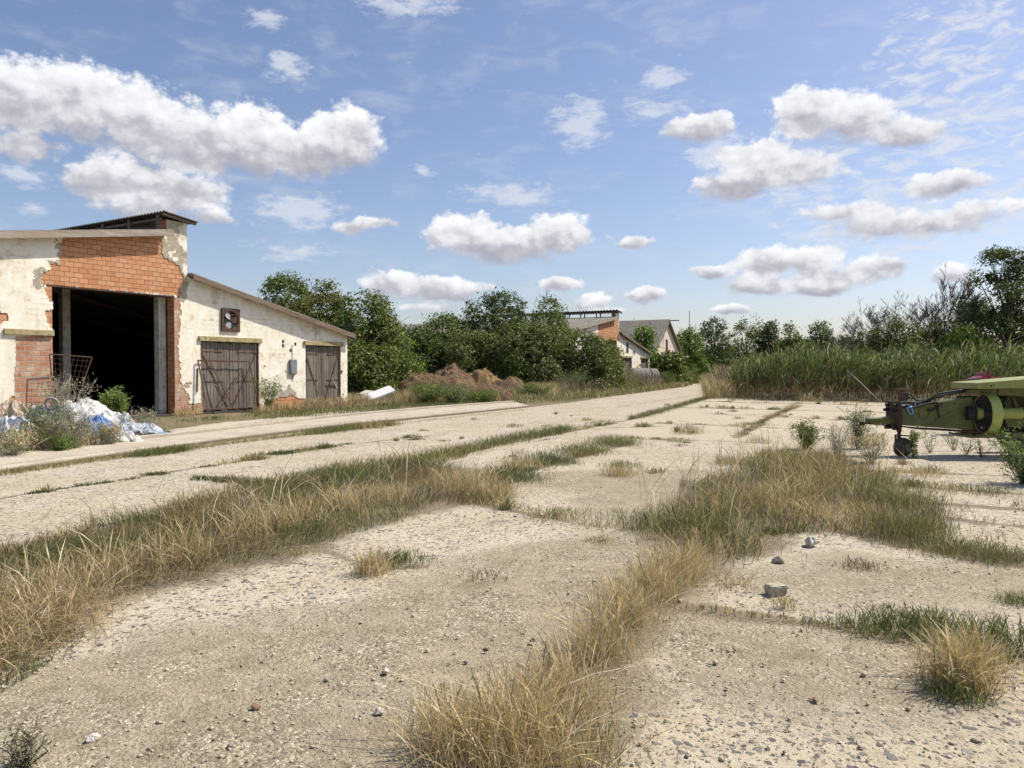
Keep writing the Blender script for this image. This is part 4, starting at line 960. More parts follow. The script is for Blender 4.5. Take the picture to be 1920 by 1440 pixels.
# ================================================================== TREES
LEAFPAL = {
 'walnut': [(.055,.072,.020), (.085,.105,.030), (.115,.135,.042), (.15,.165,.058), (.07,.085,.027), (.19,.19,.08)],
 'dark':   [(.038,.052,.020), (.055,.072,.025), (.075,.095,.034), (.105,.12,.046)],
 'bright': [(.10,.145,.028), (.13,.175,.04), (.085,.12,.025), (.17,.20,.06), (.06,.09,.02)],
 'yellowish': [(.15,.16,.05), (.11,.125,.035), (.08,.10,.028), (.20,.18,.06), (.13,.10,.045)],
 'russet': [(.115,.12,.05), (.095,.11,.04), (.15,.13,.065), (.075,.095,.033), (.135,.15,.06)],
 'grey':   [(.11,.135,.07), (.085,.11,.055), (.15,.17,.10), (.13,.15,.08)],
}
def leaf_cloud(C, per, spread, size, pal, outward, name, parent, flat=.0, aspect=.5):
    """C (n,3) twig tips; leaves scattered round each"""
    n = len(C); k = rng.integers(max(1, int(per*.5)), int(per*1.5)+1, n); idx = np.repeat(np.arange(n), k); N = len(idx)
    sp = spread * rng.uniform(.6, 1.3, n)[idx][:, None]
    P = C[idx] + rng.normal(0, 1, (N, 3)) * sp * np.array([1, 1, .8])
    P[:, 2] = np.maximum(P[:, 2], .02)
    nr = outward[idx] * .55 + np.array([0, 0, .45]) + rng.normal(0, .62, (N, 3)); nr /= np.linalg.norm(nr, axis=1)[:, None] + 1e-9
    a = np.cross(nr, rng.normal(0, 1, (N, 3))); a /= np.linalg.norm(a, axis=1)[:, None] + 1e-9
    b = np.cross(nr, a); s = size * rng.uniform(.55, 1.35, N)[:, None]
    V = np.stack([P - a*s*.6, P + b*s*aspect*.6 + nr*s*.08, P + a*s*.6 - nr*s*.10, P - b*s*aspect*.6 + nr*s*.08], 1)
    pc = np.array(LEAFPAL[pal]); tw = rng.random(n); ci = (np.clip(tw[idx] + rng.normal(0, .22, N), 0, .999) * len(pc)).astype(int)
    col = pc[ci] * rng.uniform(.8, 1.2, (N, 1)) * np.array([1.22, 1.38, 1.12])
    return np_mesh(name, V.reshape(-1, 3), np.arange(N*4), np.arange(N)*4, np.full(N, 4), M['leaf'], np.repeat(col, 4, 0), parent)

def crown_points(lobes, ntw, jitter=.12):
    C = np.array([l[:3] for l in lobes]); Rr = np.array([l[3:6] for l in lobes])
    area = (Rr[:,0]*Rr[:,1]*Rr[:,2])**(2/3); pr = area/area.sum()
    n = int(ntw*2.6); li = rng.choice(len(lobes), n, p=pr)
    d = rng.normal(0, 1, (n, 3)); d /= np.linalg.norm(d, axis=1)[:, None]
    rad = 1 - np.abs(rng.normal(0, .17, n)) + np.where(rng.random(n) < .14, rng.uniform(0, .30, n), 0)
    P = C[li] + d * Rr[li] * rad[:, None]
    q = np.ones(n) * 9
    for i in range(len(lobes)):
        e = np.linalg.norm((P - C[i]) / Rr[i], axis=1); e[li == i] = 9; q = np.minimum(q, e)
    keep = (q > .72) | (rng.random(n) < .12); keep &= P[:, 2] > .08
    # irregular gaps
    gap = fbm(P[:,0]*.9 + P[:,2]*.6, P[:,1]*.9 - P[:,2]*.7, 17, 3); keep &= rng.random(n) < np.clip(.95 + gap*.9, .15, 1)
    P, d = P[keep][:ntw], d[keep][:ntw]
    return P, d

def shrub_lobes(w, h, seed, low=True, n=13, depth=None):
    rr = random.Random(seed); L = []; depth = depth or w
    for i in range(n):
        t = rr.random()
        z = h * (.16 + .66 * t) if low else h * (.42 + .42 * t)
        k = math.sin(math.pi * min(1, (.30 + .75 * (z / h)))) ** .6 if low else math.sin(math.pi * ((z/h-.30)/.78)) ** .6
        a = rr.uniform(0, 6.28); q = rr.uniform(.25, .75) * k
        r = rr.uniform(.20, .34) * min(w, h*1.3) * (1 - .25 * z / h)
        L.append((math.cos(a)*w*.5*q, math.sin(a)*depth*.5*q, min(z, h - r*.9), r, r, r * rr.uniform(.8, 1.05)))
    L.append((rr.uniform(-.1,.1)*w, 0, h - .2*h, w*.17, w*.17, .2*h))
    if low:
        for i in range(5):
            a = rr.uniform(0, 6.28); L.append((math.cos(a)*w*.36, math.sin(a)*depth*.36, h*.13, w*.2, w*.2, h*.16))
    return L

def trunk_mesh(h, r, lobes, seed, lean=0.0):
    rr = random.Random(seed); m = MB()
    p = [(0,0,-.05)]
    for i in range(1, 6):
        z = h*.72*i/5; p.append((lean*z + rr.uniform(-.05,.05)*h*.15, rr.uniform(-.05,.05)*h*.15, z))
    m.tube(p, [r*1.35] + [r*(1 - .15*i) for i in range(1, 6)], 8)
    for l in lobes[:9]:
        i = rr.randint(1, 3); a = Vector(p[i]); b = Vector(l[:3]); c = (a+b)/2 + Vector((rr.uniform(-.2,.2), rr.uniform(-.2,.2), rr.uniform(.1,.4)))
        m.tube([a, c, b], [r*.55, r*.38, r*.14], 6)
        for _ in range(3):
            e = b + Vector((rr.gauss(0,1), rr.gauss(0,1), rr.gauss(.4,.7))) * l[3] * .7
            m.tube([c, (c+e)/2 + Vector((0,0,.1)), e], [r*.2, r*.13, r*.04], 4, cap=False)
    return m

def tree(name, label, cat, px, Y, w, h, pal, n=600, per=14, size=.13, spread=.17, low=True, seed=1, group=None, trunk=.12, lobes=None, depth=None, dx=0.0, bark='bark'):
    x = (px - CX) / F * Y + dx
    root = empty(name, (x, Y, 0)); tag(root, label, cat, group)
    L = lobes or shrub_lobes(w, h, seed, low, depth=depth)
    P, d = crown_points(L, n)
    leaf_cloud(P, per, spread, size, pal, d, 'crown', root)
    trunk_mesh(h, trunk, L, seed).build('trunk', M[bark], root, smooth=True)
    return root
def topz(py, Y): return (HOR - py) * Y / F + H

GB = 'bushy trees behind and beside the barns'
spec = [
 # px, top, Y, width m, palette, label, seed
 (520, 518, 44.0, 5.6, 'walnut', 'tall dark leafy tree rising right behind the near barn roof edge'),
 (606, 528, 42.5, 5.2, 'yellowish', 'thinner leafy tree with pale gaps in its top above the barn eave'),
 (694, 552, 41.5, 5.0, 'walnut', 'dense round tree just right of the near barn corner'),
 (676, 635, 38.6, 3.6, 'walnut', 'low leafy bush hugging the right corner of the near barn'),
 (736, 622, 43.0, 3.2, 'bright', 'lighter green bush behind the dung heap beside the round tree'),
 (818, 590, 50.0, 6.4, 'walnut', 'lower tree in the dip between the two highest tree groups'),
 (772, 612, 47.0, 4.6, 'dark', 'dark leafy bush behind the tallest dung heap'),
 (925, 547, 51.0, 6.4, 'dark', 'highest dark tree in the middle of the bushy row'),
 (1018, 556, 55.0, 5.6, 'walnut', 'rounded tall tree right of the highest dark tree'),
 (880, 622, 47.0, 5.2, 'russet', 'brownish green bush in front of the highest dark tree'),
 (985, 610, 48.5, 6.0, 'russet', 'wide russet green bush in front of the rounded tall tree'),
 (1075, 620, 50.0, 5.4, 'russet', 'russet bush covering the left half of the far barn'),
 (1128, 646, 52.0, 3.2, 'yellowish', 'small yellowish bush touching the far barn corner'),
 (955, 660, 47.0, 2.6, 'bright', 'small bright bush behind the straw coloured heap'),
]
for i, (px, ty, Y, w, pal, lab) in enumerate(spec):
    h = topz(ty, Y); big = h > 4.2
    tree('leafy_tree' if big else 'leafy_bush', lab, 'tree' if big else 'bush', px, Y, w, h, pal, n=int(430 + 55*w*h*.55), per=17, size=.155, spread=.19, seed=40+i, group=GB, depth=w*.8)

GF = 'trees closing off the far end of the road'
far = [
 (1200, 615, 84.0, 4.6, 'bright', True, 'green tree filling the gap between far barn and gabled house'),
 (1256, 664, 72.0, 3.6, 'walnut', True, 'small leafy bush standing before the gabled house'),
 (1292, 612, 112.0, 6.0, 'bright', True, 'light green tree just right of the gabled house'),
 (1340, 592, 118.0, 7.0, 'dark', True, 'dark tree above the vanishing end of the road'),
 (1398, 586, 122.0, 8.6, 'russet', True, 'broad feathery dark crowned tree with the highest top beyond the road'),
 (1441, 598, 116.0, 4.0, 'dark', False, 'narrow flat topped tree at the end of the dark group'),
 (1478, 606, 108.0, 4.2, 'walnut', True, 'small conical green tree beyond the left end of the reeds'),
 (1530, 602, 112.0, 4.6, 'grey', False, 'sparse see-through tree with pale grey leaves behind the reeds'),
 (1583, 632, 106.0, 4.6, 'dark', True, 'low dark bush behind the middle of the reeds'),
 (1612, 624, 100.0, 3.4, 'walnut', True, 'round dark bush left of the bare dead trees'),
 (1500, 640, 104.0, 4.6, 'walnut', True, 'low green bush between the conical tree and the sparse tree'),
]
for i, (px, ty, Y, w, pal, low, lab) in enumerate(far):
    h = topz(ty, Y); tree('distant_tree' if h > 4 else 'distant_bush', lab, 'tree' if h > 4 else 'bush', px, Y, w, h, pal, n=260 if not low else 420, per=15, size=.30, spread=.32, low=low, seed=80+i, group=GF)

GRR = 'leafy trees behind the reeds on the right'
right = [
 (1688, 596, 54.5, 5.2, 'walnut', True, 'leafy shrub growing through the feet of the bare dead trees'),
 (1648, 618, 56.0, 4.0, 'walnut', True, 'darker shrub at the left foot of the bare dead trees'),
 (1752, 600, 56.0, 4.6, 'yellowish', True, 'yellow green bush right of the bare dead trees'),
 (1804, 612, 54.0, 4.6, 'bright', True, 'bright green bush rising over the reed tops'),
 (1868, 572, 56.0, 5.8, 'dark', True, 'dark dense bush under the tall tree at the right edge'),
 (1830, 548, 61.0, 3.6, 'dark', False, 'small dark crowned tree with a long side branch left of the tall tree'),
 (1960, 560, 54.0, 5.4, 'walnut', True, 'wide bush cut off by the right edge of the picture'),
]
for i, (px, ty, Y, w, pal, low, lab) in enumerate(right):
    h = topz(ty, Y); tree('leafy_tree' if h > 5 else 'leafy_bush', lab, 'tree' if h > 5 else 'bush', px, Y, w, h, pal, n=520, per=15, size=.17, spread=.22, low=low, seed=120+i, group=GRR)
# the tall tree at the right edge: open, layered crown
hh = topz(452, 52); rr = random.Random(5); L = []
for (u, zf, r) in [(-1.2,.92,.8),(-.3,.97,.7),(.8,.93,.9),(-1.6,.80,.85),(.2,.82,1.1),(1.5,.84,1.0),(-.8,.70,1.0),(.9,.70,1.2),(-2.2,.60,.8),(-.2,.57,1.2),(1.6,.58,1.3),(-1.3,.48,.9),(.6,.45,1.2),(2.2,.70,1.1),(-2.5,.50,.6)]:
    L.append((u, rr.uniform(-1.2,1.2), hh*zf - r*.5, r, r, r*.65))
tree('tall_tree', 'tall airy tree with layered dark leaves at the right edge', 'tree', 1893, 52.0, 5, hh, 'dark', n=760, per=15, size=.17, spread=.2, lobes=L, seed=9, trunk=.16)

def dead_tree(label, px, Y, h, seed, spread=.55, stems=1, r0=.07):
    rr = random.Random(seed); m = MB(); count = [0]
    def grow(p, d, L, r, lev):
        if count[0] > 1500: return
        pts = [p]; rad = [r]; q = p.copy(); dd = d.copy(); k = 4
        for i in range(k):
            dd = (dd + Vector((rr.gauss(0,.13), rr.gauss(0,.13), .05))).normalized(); q = q + dd * L / k
            pts.append(q.copy()); rad.append(max(r * (1 - .7 * (i+1) / k), .011))
        m.tube(pts, rad, 5 if lev < 2 else 3, cap=False); count[0] += 1
        if lev >= 4 or L < .18: return
        nb = rr.randint(5, 8) if lev < 2 else rr.randint(3, 5)
        for i in range(nb):
            t = rr.uniform(.28, 1.0); j = min(k-1, int(t*k)); b = pts[j].lerp(pts[j+1], t*k - j) if t < 1 else pts[k]
            a = rr.uniform(0, 6.28); side = Vector((math.cos(a), math.sin(a), 0))
            nd = (dd * (1 - spread*.6) + side * spread + Vector((0,0,.25))).normalized()
            grow(b, nd, L * rr.uniform(.38, .62), max(rad[j] * .58, .012), lev+1)
    x = (px - CX)/F*Y; root_parts = []
    for s_ in range(stems):
        a = rr.uniform(0, 6.28); o = Vector((math.cos(a), math.sin(a), 0)) * (.3 if stems > 1 else 0)
        grow(o, (Vector((0,0,1)) + o * .9).normalized(), h * rr.uniform(.5, .66), r0, 0)
    zmax = max(v[2] for v in m.v); k = h / zmax; m.v = [(v[0]*k, v[1]*k, v[2]*k) for v in m.v]
    o = m.build('dead_tree', M['bark_grey'], smooth=True, fix=False); o.location = (x, Y, 0)
    return tag(o, label, 'dead tree', 'bare dead trees behind the reeds')
dead_tree('tallest bare dead tree with fine upright twigs', 1782, 55, topz(486, 55), 3, .42, 1, .09)
dead_tree('wide bare dead tree of many crooked stems left of the tallest one', 1700, 56, topz(533, 56), 8, .7, 4, .08)
dead_tree('thin bare dead tree between the wide dead tree and the tallest one', 1742, 57, topz(518, 57), 15, .55, 2, .06)
dead_tree('small bare sapling leaning at the left of the dead trees', 1640, 58, topz(578, 58), 21, .6, 2, .045)
dead_tree('slender bare dead tree standing just left of the wide dead tree', 1664, 57, topz(556, 57), 33, .55, 2, .06)
dead_tree('little grey bare tree far beyond the reeds beside the sparse tree', 1566, 90, topz(608, 90), 27, .6, 2, .06)

# far wood on the horizon
def wood():
    C = []; 
    for i in range(260):
        az = R(-44 + 92*i/259 + random.uniform(-.3,.3)); D = random.uniform(150, 260); h = random.uniform(3.5, 8.0) * D/190
        if -40 < math.degrees(az) < 4: h *= .75
        C.append((D*math.sin(az), D*math.cos(az), h*.42, random.uniform(4,7), random.uniform(3,5), h*.55))
    P, d = crown_points(C, 9000)
    leaf_cloud(P, 5, .8, 1.1, 'dark', d, 'far_wood', None)
    tag(bpy.data.objects['far_wood'], 'low dark belt of far woodland along the horizon', 'woodland', kind='stuff')
wood()

# ================================================================== REEDS
def reeds():
    front = np.array([G(1372,746), G(1480,750), G(1600,752), G(1700,754), G(1800,758), G(2000,764), G(2300,776)]); B = Blades(); V = []
    poly = np.vstack([front, front[::-1] + np.array([6.0, 20.0])])
    lo, hi = poly.min(0), poly.max(0)
    P, d = in_poly(poly, 22, .4, .0, 2)
    dist = np.min([seg_dist(P, front[i], front[i+1]) for i in range(len(front)-1)], axis=0)
    keep = (dist < 2.2) | (rng.random(len(P)) < np.where(dist < 6, .42, .22)); P, dist = P[keep], dist[keep]; n = len(P)
    tl = np.clip((P[:,0] - (front[0,0] + .15*(P[:,1]-front[0,1]))) / 3.0, .0, 1)          # lower at the left end
    h = (1.40 + .84 * tl) * np.where(rng.random(n) < .08, 1.16, 1.0) * rng.uniform(.68, 1.10, n) * (1 + .20 * fbm(P[:,0]*.4, P[:,1]*.4, 9, 3))
    lean = rng.normal(0, .09, (n, 2)); lean[:,0] += .04
    # stems
    B.add(P, h*.95, .014, pick({'brown': 5, 'olive': 4, 'dark': 3}, n), .10, curl=.4)
    # leaves
    for k in range(12):
        t = rng.uniform(.28, .99, n) if k > 1 else rng.uniform(.10, .45, n); z = h*t
        Q = np.column_stack([P + lean*z[:,None], z]); L = rng.uniform(.40, .75, n) * np.where(t > .9, .75, 1)
        c = pick({'green': 5.5, 'deep': 2.2, 'olive': 2.4, 'pale': .5}, n) * np.array([1.0,1.15,1.1]) if k > 1 else pick({'brown': 3, 'straw': 3}, n)
        B.add(Q, L, rng.uniform(.030, .058, n), c, rng.uniform(.7, 1.1), (.25, -.1), curl=1.2)
    m = rng.random(n) < .18                                                       # plumes
    for k in range(5):
        Q = np.column_stack([P[m] + lean[m]*h[m][:,None], h[m]*.96]); B.add(Q, rng.uniform(.2, .38, m.sum()), .03, pick({'mauve': 3, 'brown': 2, 'pale': 1.5}, m.sum()), .5, (.4,0))
    # litter at the foot
    f = on_line(front, .5, 60); B.add(f, rng.uniform(.15,.7,len(f)), .02, pick({'brown': 4, 'dark': 3, 'straw': 1}, len(f)), .9)
    o = B.build('reed_bed'); tag(o, 'dense bed of tall green reeds with brown stems beyond the slabs', 'reeds', kind='stuff')
    # taller dead stalks at the left end
    B2 = Blades(); pl = GP([(1345,738),(1380,742),(1560,722),(1560,716),(1380,716),(1345,722)])
    P, d = in_poly(pl, 34, .3, .3, 3); B2.add(P, rng.uniform(1.2, 2.2, len(P)), .03, pick({'mauve': 4, 'brown': 4, 'olive': 2, 'pale': 1.5}, len(P)), .25, head=.5)
    tag(B2.build('dead_stalks'), 'reddish brown dead stalks standing behind the left end of the reeds', 'dead stalks', kind='stuff')
    # two long cut canes sticking out
reeds()
def cane(label, a, b, r=.018, mat='stick'):
    m = MB(); A, Bq = Vector(a), Vector(b); m.tube([A, A.lerp(Bq,.35)+Vector((0,0,.03)), A.lerp(Bq,.7)+Vector((0,0,-.02)), Bq], [r, r*.9, r*.8, r*.5], 6)
    return tag(m.build('cane', M[mat], smooth=True), label, 'cane')
cane('long pale cane leaning out of the reeds left of the green machine', at(1588,695,36.2), (*G(1655,757),.02), .02)
cane('long brown pole lying across the tops of the left reeds', at(1490,656,42), at(1578,665,45), .03, 'bark')
cane('thin cane lying on the slabs along the reed foot', (*G(1595,742),.05), (*G(1690,760),.03), .018)

# ================================================================== SHRUBBY WEEDS (each one a plant)
def weed(name, label, c, h, w, pal, nst, per, size, spread, stemcol='brown', up=.5, tips='none', group=None, seed=0, z0=.06, cat='weed', aspect=.3):
    """several branching stems carrying small leaves"""
    rr = random.Random(seed); st = MB(); tips_ = []; dirs = []
    for i in range(nst):
        a = rr.uniform(0, 6.28); q = rr.uniform(.2, 1.0); e = Vector((math.cos(a)*w*.5*q, math.sin(a)*w*.5*q, h*rr.uniform(.6, 1.0)*(1-.35*q*(1-up))))
        b = Vector((e.x*.15, e.y*.15, 0)); mid = b.lerp(e, .5) + Vector((rr.gauss(0,.03), rr.gauss(0,.03), h*.06))
        q_ = .0035 + .002*h; st.tube([b, mid, e], [q_, q_*.7, q_*.35], 4, cap=False)
        for j in range(7):
            t = rr.uniform(z0, 1); p = b.lerp(mid, t*2) if t < .5 else mid.lerp(e, t*2-1)
            s_ = Vector((rr.gauss(0,1), rr.gauss(0,1), rr.gauss(.5,.6))) * h * .11
            st.tube([p, p + s_], [.0025, .0015], 3, cap=False); tips_.append(p + s_*.9); dirs.append(s_.normalized()); tips_.append(p + s_*.4); dirs.append(s_.normalized())
    root = empty(name, (*c, 0)); tag(root, label, cat, group)
    st.build('stem', M['stick'] if stemcol == 'pale' else M['bark'], root, fix=False)
    leaf_cloud(np.array([tuple(p) for p in tips_]), per, spread, size, pal, np.array([tuple(d) for d in dirs]), 'foliage', root, aspect=aspect)
    if tips != 'none':
        pt = [p for p in tips_ if p.z > h*.45]; B = Blades(); Q = np.array([tuple(p) for p in pt]); B.add(Q, .06, .02, pick({tips: 1}, len(Q)), .6); tag(B.build('seed_head', root), kind='stuff')
    return root
LEAFPAL['sage'] = [(.14,.165,.09), (.19,.215,.12), (.11,.135,.07), (.24,.26,.15)]
LEAFPAL['weed'] = [(.10,.125,.042), (.14,.165,.058), (.08,.10,.034), (.19,.20,.08)]
LEAFPAL['spike'] = [(.12,.16,.05), (.16,.20,.065), (.10,.13,.04), (.22,.25,.10)]
LEAFPAL['drab'] = [(.21,.18,.125), (.28,.245,.18), (.15,.135,.09), (.36,.32,.25)]
LEAFPAL['thistle'] = [(.115,.15,.045), (.16,.19,.06), (.09,.12,.035), (.22,.24,.09)]
weed('weed_bush', 'dark green bushy weed behind the mixed grass in the middle of the yard', G(1512,843), .62, .75, 'weed', 34, 4, .045, .04, seed=2)
weed('weed_bush', 'grey green feathery weed beside the hitch of the green machine', G(1607,842), .88, .60, 'sage', 30, 5, .04, .04, seed=3, up=.9)
weed('weed_bush', 'drab dry weed between the dark weed and the feathery weed', G(1568,856), .6, .6, 'drab', 30, 2, .03, .04, seed=4, stemcol='pale', up=.9)
weed('weed_bush', 'reddish dry weed under the hitch of the green machine', G(1632,868), .62, .7, 'drab', 26, 3, .035, .06, seed=6, stemcol='pale', tips='straw')
weed('weed_bush', 'large green conifer like weed at the right edge before the machine', G(1925,908), .85, 1.3, 'spike', 48, 4, .045, .04, seed=5, up=1.0)
weed('weed_bush', 'slim upright green weed climbing beside the machine support wheel', G(1713,860), .62, .15, 'spike', 8, 6, .04, .025, seed=7, up=1.0)
for c, h, w, pal, lab, sd in [((1745,850),.42,.4,'weed','small leafy weed just right of the machine support wheel',11),((1790,845),.45,.5,'thistle','thin stalky weed below the middle of the green machine',12),((1842,858),.42,.6,'drab','brown seedy weed below the drum of the green machine',13),((1812,852),.36,.4,'drab','short seedy weed between stalky weed and drum',14)]:
    weed('small_weed', lab, G(*c), h*1.1, w*1.2, pal, 9, 2, .022, .02, seed=sd, up=.9)
weed('dark_weed', 'small dark wiry weed in the bottom left corner', G(42,1440), .19, .26, 'drab', 14, 2, .018, .02, seed=22)
weed('stalk', 'single thin dead stalk standing in the grass joint near the middle', G(962,882), .34, .06, 'drab', 2, 2, .03, .02, seed=23, up=1)
weed('barn_sapling', 'spindly green sapling growing at the wall between the two plank doors', G(504,770), 1.35, 1.2, 'bright', 18, 4, .075, .05, seed=24, cat='sapling')
weed('door_weed', 'dry leafless weed at the foot of the right hand plank door', G(590,764), .5, 1.0, 'drab', 22, 2, .05, .06, seed=25, stemcol='pale')

# ================================================================== RUBBISH HEAP BY THE BARN
def cloth_heap(name, label, cx, cy, rx, ry, h, mat, seed, rot=0.0, cat='plastic sheet', z=0.0, n=60, crump=.09, group=None, lift=0.0):
    """crumpled sheet lying over a lump: a height field with ragged edge and its own thickness"""
    V = []; S = np.linspace(-1, 1, n); X, Y = np.meshgrid(S, S); r = np.sqrt(X**2 + Y**2); rm = 1.0 + .22*fbm(X*1.6+seed, Y*1.6, seed)
    prof = np.clip(1 - (r/rm)**2, 0, 1)**.55
    ridge = 1 - np.abs(fbm(X*2.1+seed*3, Y*2.1, seed+1, 3)); ridge2 = 1 - np.abs(fbm(X*5+seed, Y*5, seed+2, 2))
    Z = h*prof*(.62 + .42*ridge) + crump*h*(ridge2-.6)*np.clip(prof*2,0,1)
    Xw = X + .08*fbm(X*3, Y*3, seed+5); Yw = Y + .08*fbm(X*3, Y*3, seed+6)
    keep = (r < rm*.99)
    idx = -np.ones((n, n), int); k = 0; m = MB(); vs = []
    for j in range(n):
        for i in range(n):
            if keep[j, i]: idx[j, i] = k; vs.append((Xw[j,i]*rx, Yw[j,i]*ry, max(Z[j,i], .0) + lift)); k += 1
    fs = [(idx[j,i], idx[j,i+1], idx[j+1,i+1], idx[j+1,i]) for j in range(n-1) for i in range(n-1) if min(idx[j,i], idx[j,i+1], idx[j+1,i+1], idx[j+1,i]) >= 0]
    m.add(vs, fs); o = m.build(name, M[mat], fix=False, smooth=True); o.location = (cx, cy, z); o.rotation_euler = (0, 0, rot)
    s = o.modifiers.new('thickness', 'SOLIDIFY'); s.thickness = .012; s.offset = -1
    return tag(o, label, cat, group)
PG = 'dumped plastic in front of the barn'
x, y = G(118,812); cloth_heap('plastic_sheet', 'big white crumpled plastic sheet on the highest point of the rubbish heap', x-.05, y+.40, 1.05, .8, .88, 'tarp_white', 3, .3, group=PG)
x, y = G(205,818); cloth_heap('plastic_sheet', 'white plastic sheet sliding down the middle of the rubbish heap', x, y+.25, .62, .5, .60, 'tarp_white', 8, .1, group=PG)
x, y = G(186,824); cloth_heap('plastic_sheet', 'bright blue plastic sheet bulging from the rubbish heap', x-.02, y-.10, .46, .38, .56, 'tarp_blue', 12, .2, group=PG)
x, y = G(248,820); cloth_heap('plastic_sack', 'pale bluish woven sack trailing down the right slope of the rubbish heap', x, y+.15, .62, .36, .36, 'tarp_pale', 17, .45, cat='sack', group=PG)
x, y = G(235,832); cloth_heap('plastic_sheet', 'small white sheet at the lower front of the rubbish heap', x, y-.05, .40, .26, .27, 'tarp_white', 21, .1, group=PG)
x, y = G(296,818); cloth_heap('plastic_sheet', 'blue tipped plastic scrap at the right end of the rubbish heap', x, y, .26, .17, .12, 'tarp_blue', 23, .5, group=PG)
x, y = G(18,838); cloth_heap('plastic_sack', 'grey white sack at the left end of the rubbish heap', x-.2, y+.35, .6, .5, .62, 'tarp_pale', 27, .0, cat='sack', group=PG)
x, y = G(14,800); cloth_heap('plastic_sack', 'faded orange sack lying behind the grey sack', x, y+.2, .5, .4, .72, 'tarp_orange', 29, .0, cat='sack', group=PG)
m = MB(); c = at(97, 757, 14.7)
ring = [(.115*math.cos(t), .115*math.sin(t)) for t in np.linspace(0, 6.283, 29)]
m.tube([(a, 0, b) for a, b in ring], .022, 8, cap=False); o = m.build('plastic_ring', M['tarp_grey'], smooth=True); o.location = c; o.rotation_euler = (R(12), 0, R(15))
tag(o, 'thin grey hoop caught in the weeds on the rubbish heap', 'hoop')
GW = 'weeds overgrowing the rubbish heap'
for i, (c, h, w, pal, ns, per, tips, lab) in enumerate([
 ((80,842),.95,1.2,'weed',36,4,'none','big leafy weed growing over the front of the white plastic'),
 ((122,812),1.6,1.5,'drab',44,2,'mauve','tall seeding weed arching over the heap towards the doorway'),
 ((40,850),.60,.9,'drab',22,2,'straw','dry brown weed at the lower left front of the rubbish heap'),
 ((135,846),.80,1.1,'drab',40,2,'mauve','dry brown weed in front of the blue plastic'),
 ((266,818),.70,.9,'drab',28,2,'mauve','grey leafless weed at the right of the rubbish heap'),
 ((112,850),.40,.7,'thistle',14,5,'none','low pale green rosette weed at the kerb below the heap'),
 ((205,838),.55,.7,'drab',24,2,'straw','short dry weed between blue plastic and small white sheet'),
 ((20,860),.5,1.0,'drab',30,2,'straw','short straw coloured weed beside the kerb at the left edge')]):
    x, y = G(*c); weed('heap_weed', lab, (x, y), h, w, pal, ns, per, .05, .055, tips=tips, seed=50+i, group=GW, stemcol='pale' if pal == 'drab' else 'brown', up=.7)
x, y = G(214,803); weed('round_weed', 'compact yellow green weed with rounded top before the dark doorway', (x, y), 1.0, .55, 'thistle', 46, 12, .05, .05, seed=70, up=.9, z0=.55, aspect=.5)
B = Blades()
for pts, w, dn, h, mx in [([(30,852),(110,842),(200,836)], .45, 420, .62, {'brown':3,'mauve':3,'olive':2,'straw':1}), ([(-120,866),(0,852),(60,848),(130,838),(200,832)], .45, 330, .34, {'brown':3,'straw':3,'olive':2,'pale':1}), ([(200,832),(260,822),(310,813)], .22, 260, .2, {'mauve':3,'brown':2,'straw':1}), ([(0,830),(120,815),(220,808)], .6, 90, .5, {'olive':2,'brown':3,'mauve':2})]:
    P = on_line(GP(pts), w, dn); B.add(P, h*rng.uniform(.4,1.2,len(P)), .008, pick(mx, len(P)), .5, head=.2)
tag(B.build('heap_grass'), 'dry grass and stalks round the rubbish heap beside the kerb', 'grass', kind='stuff')

# ---- things leaning on or standing at the barn
def wall_pt(px, py, off): u, z = W(px, py, off); P = O1 + EU*u + EN*off; return (P[0], P[1], z)
root = empty('wire_gate', tuple(O1 + EU*W(130,700)[0] + EN*.35), PHI); tag(root, 'rusty framed wire mesh gate hanging askew in the tall doorway', 'gate')
g0 = Vector(root.location); rotm = Matrix.Rotation(-PHI, 3, 'Z')
def loc_(px, py, off): return rotm @ (Vector(wall_pt(px, py, off)) - g0)
q = [loc_(93,664,.38), loc_(173,670,.30), loc_(153,724,.42), loc_(98,716,.45)]
m = MB()
for i in range(4): m.tube([q[i], q[(i+1)%4]], .018, 7)
m.build('frame', M['rust_dark'], root)
m = MB()
for t in np.linspace(.1,.9,8): m.tube([q[0].lerp(q[1],t), q[3].lerp(q[2],t) + Vector((.04*math.sin(t*9),0,0))], .0045, 5)
for t in np.linspace(.14,.9,5): m.tube([q[0].lerp(q[3],t), q[1].lerp(q[2],t)], .0045, 5)
m.build('mesh', M['rust_dark'], root)
root = empty('iron_frame', wall_pt(430,768,.25)[:2] + (0,), PHI); tag(root, 'rusty angle iron frame leaning against the wider plank door', 'iron frame')
g0 = Vector(root.location)
q = [loc_(371,676,.10), loc_(467,678,.10), loc_(487,764,.30), loc_(389,768,.34), loc_(438,768,.34)]
m = MB()
for a, b in ((0,1),(1,2),(0,3),(3,2)): m.bar(q[a], q[b], .045, .03, (0,1,.3))
m.build('rail', M['rust'], root)
m = MB(); m.bar(loc_(456,690,.13), loc_(412,766,.33), .035, .025, (0,1,.3)); m.bar(loc_(396,684,.12), loc_(438,766,.33), .035, .025, (0,1,.3)); m.build('brace', M['rust'], root)
m = MB(); a, b = Vector(wall_pt(622,709,.12)), Vector((*G(659,757),.03)); m.tube([a, a.lerp(b,.3)+Vector((-.08,0,-.06)), a.lerp(b,.62)+Vector((-.07,0,-.05)), b], [.028,.034,.036,.04], 7)
tag(m.build('branch', M['stick'], smooth=True), 'crooked bleached branch leaning on the narrow plank door', 'branch')
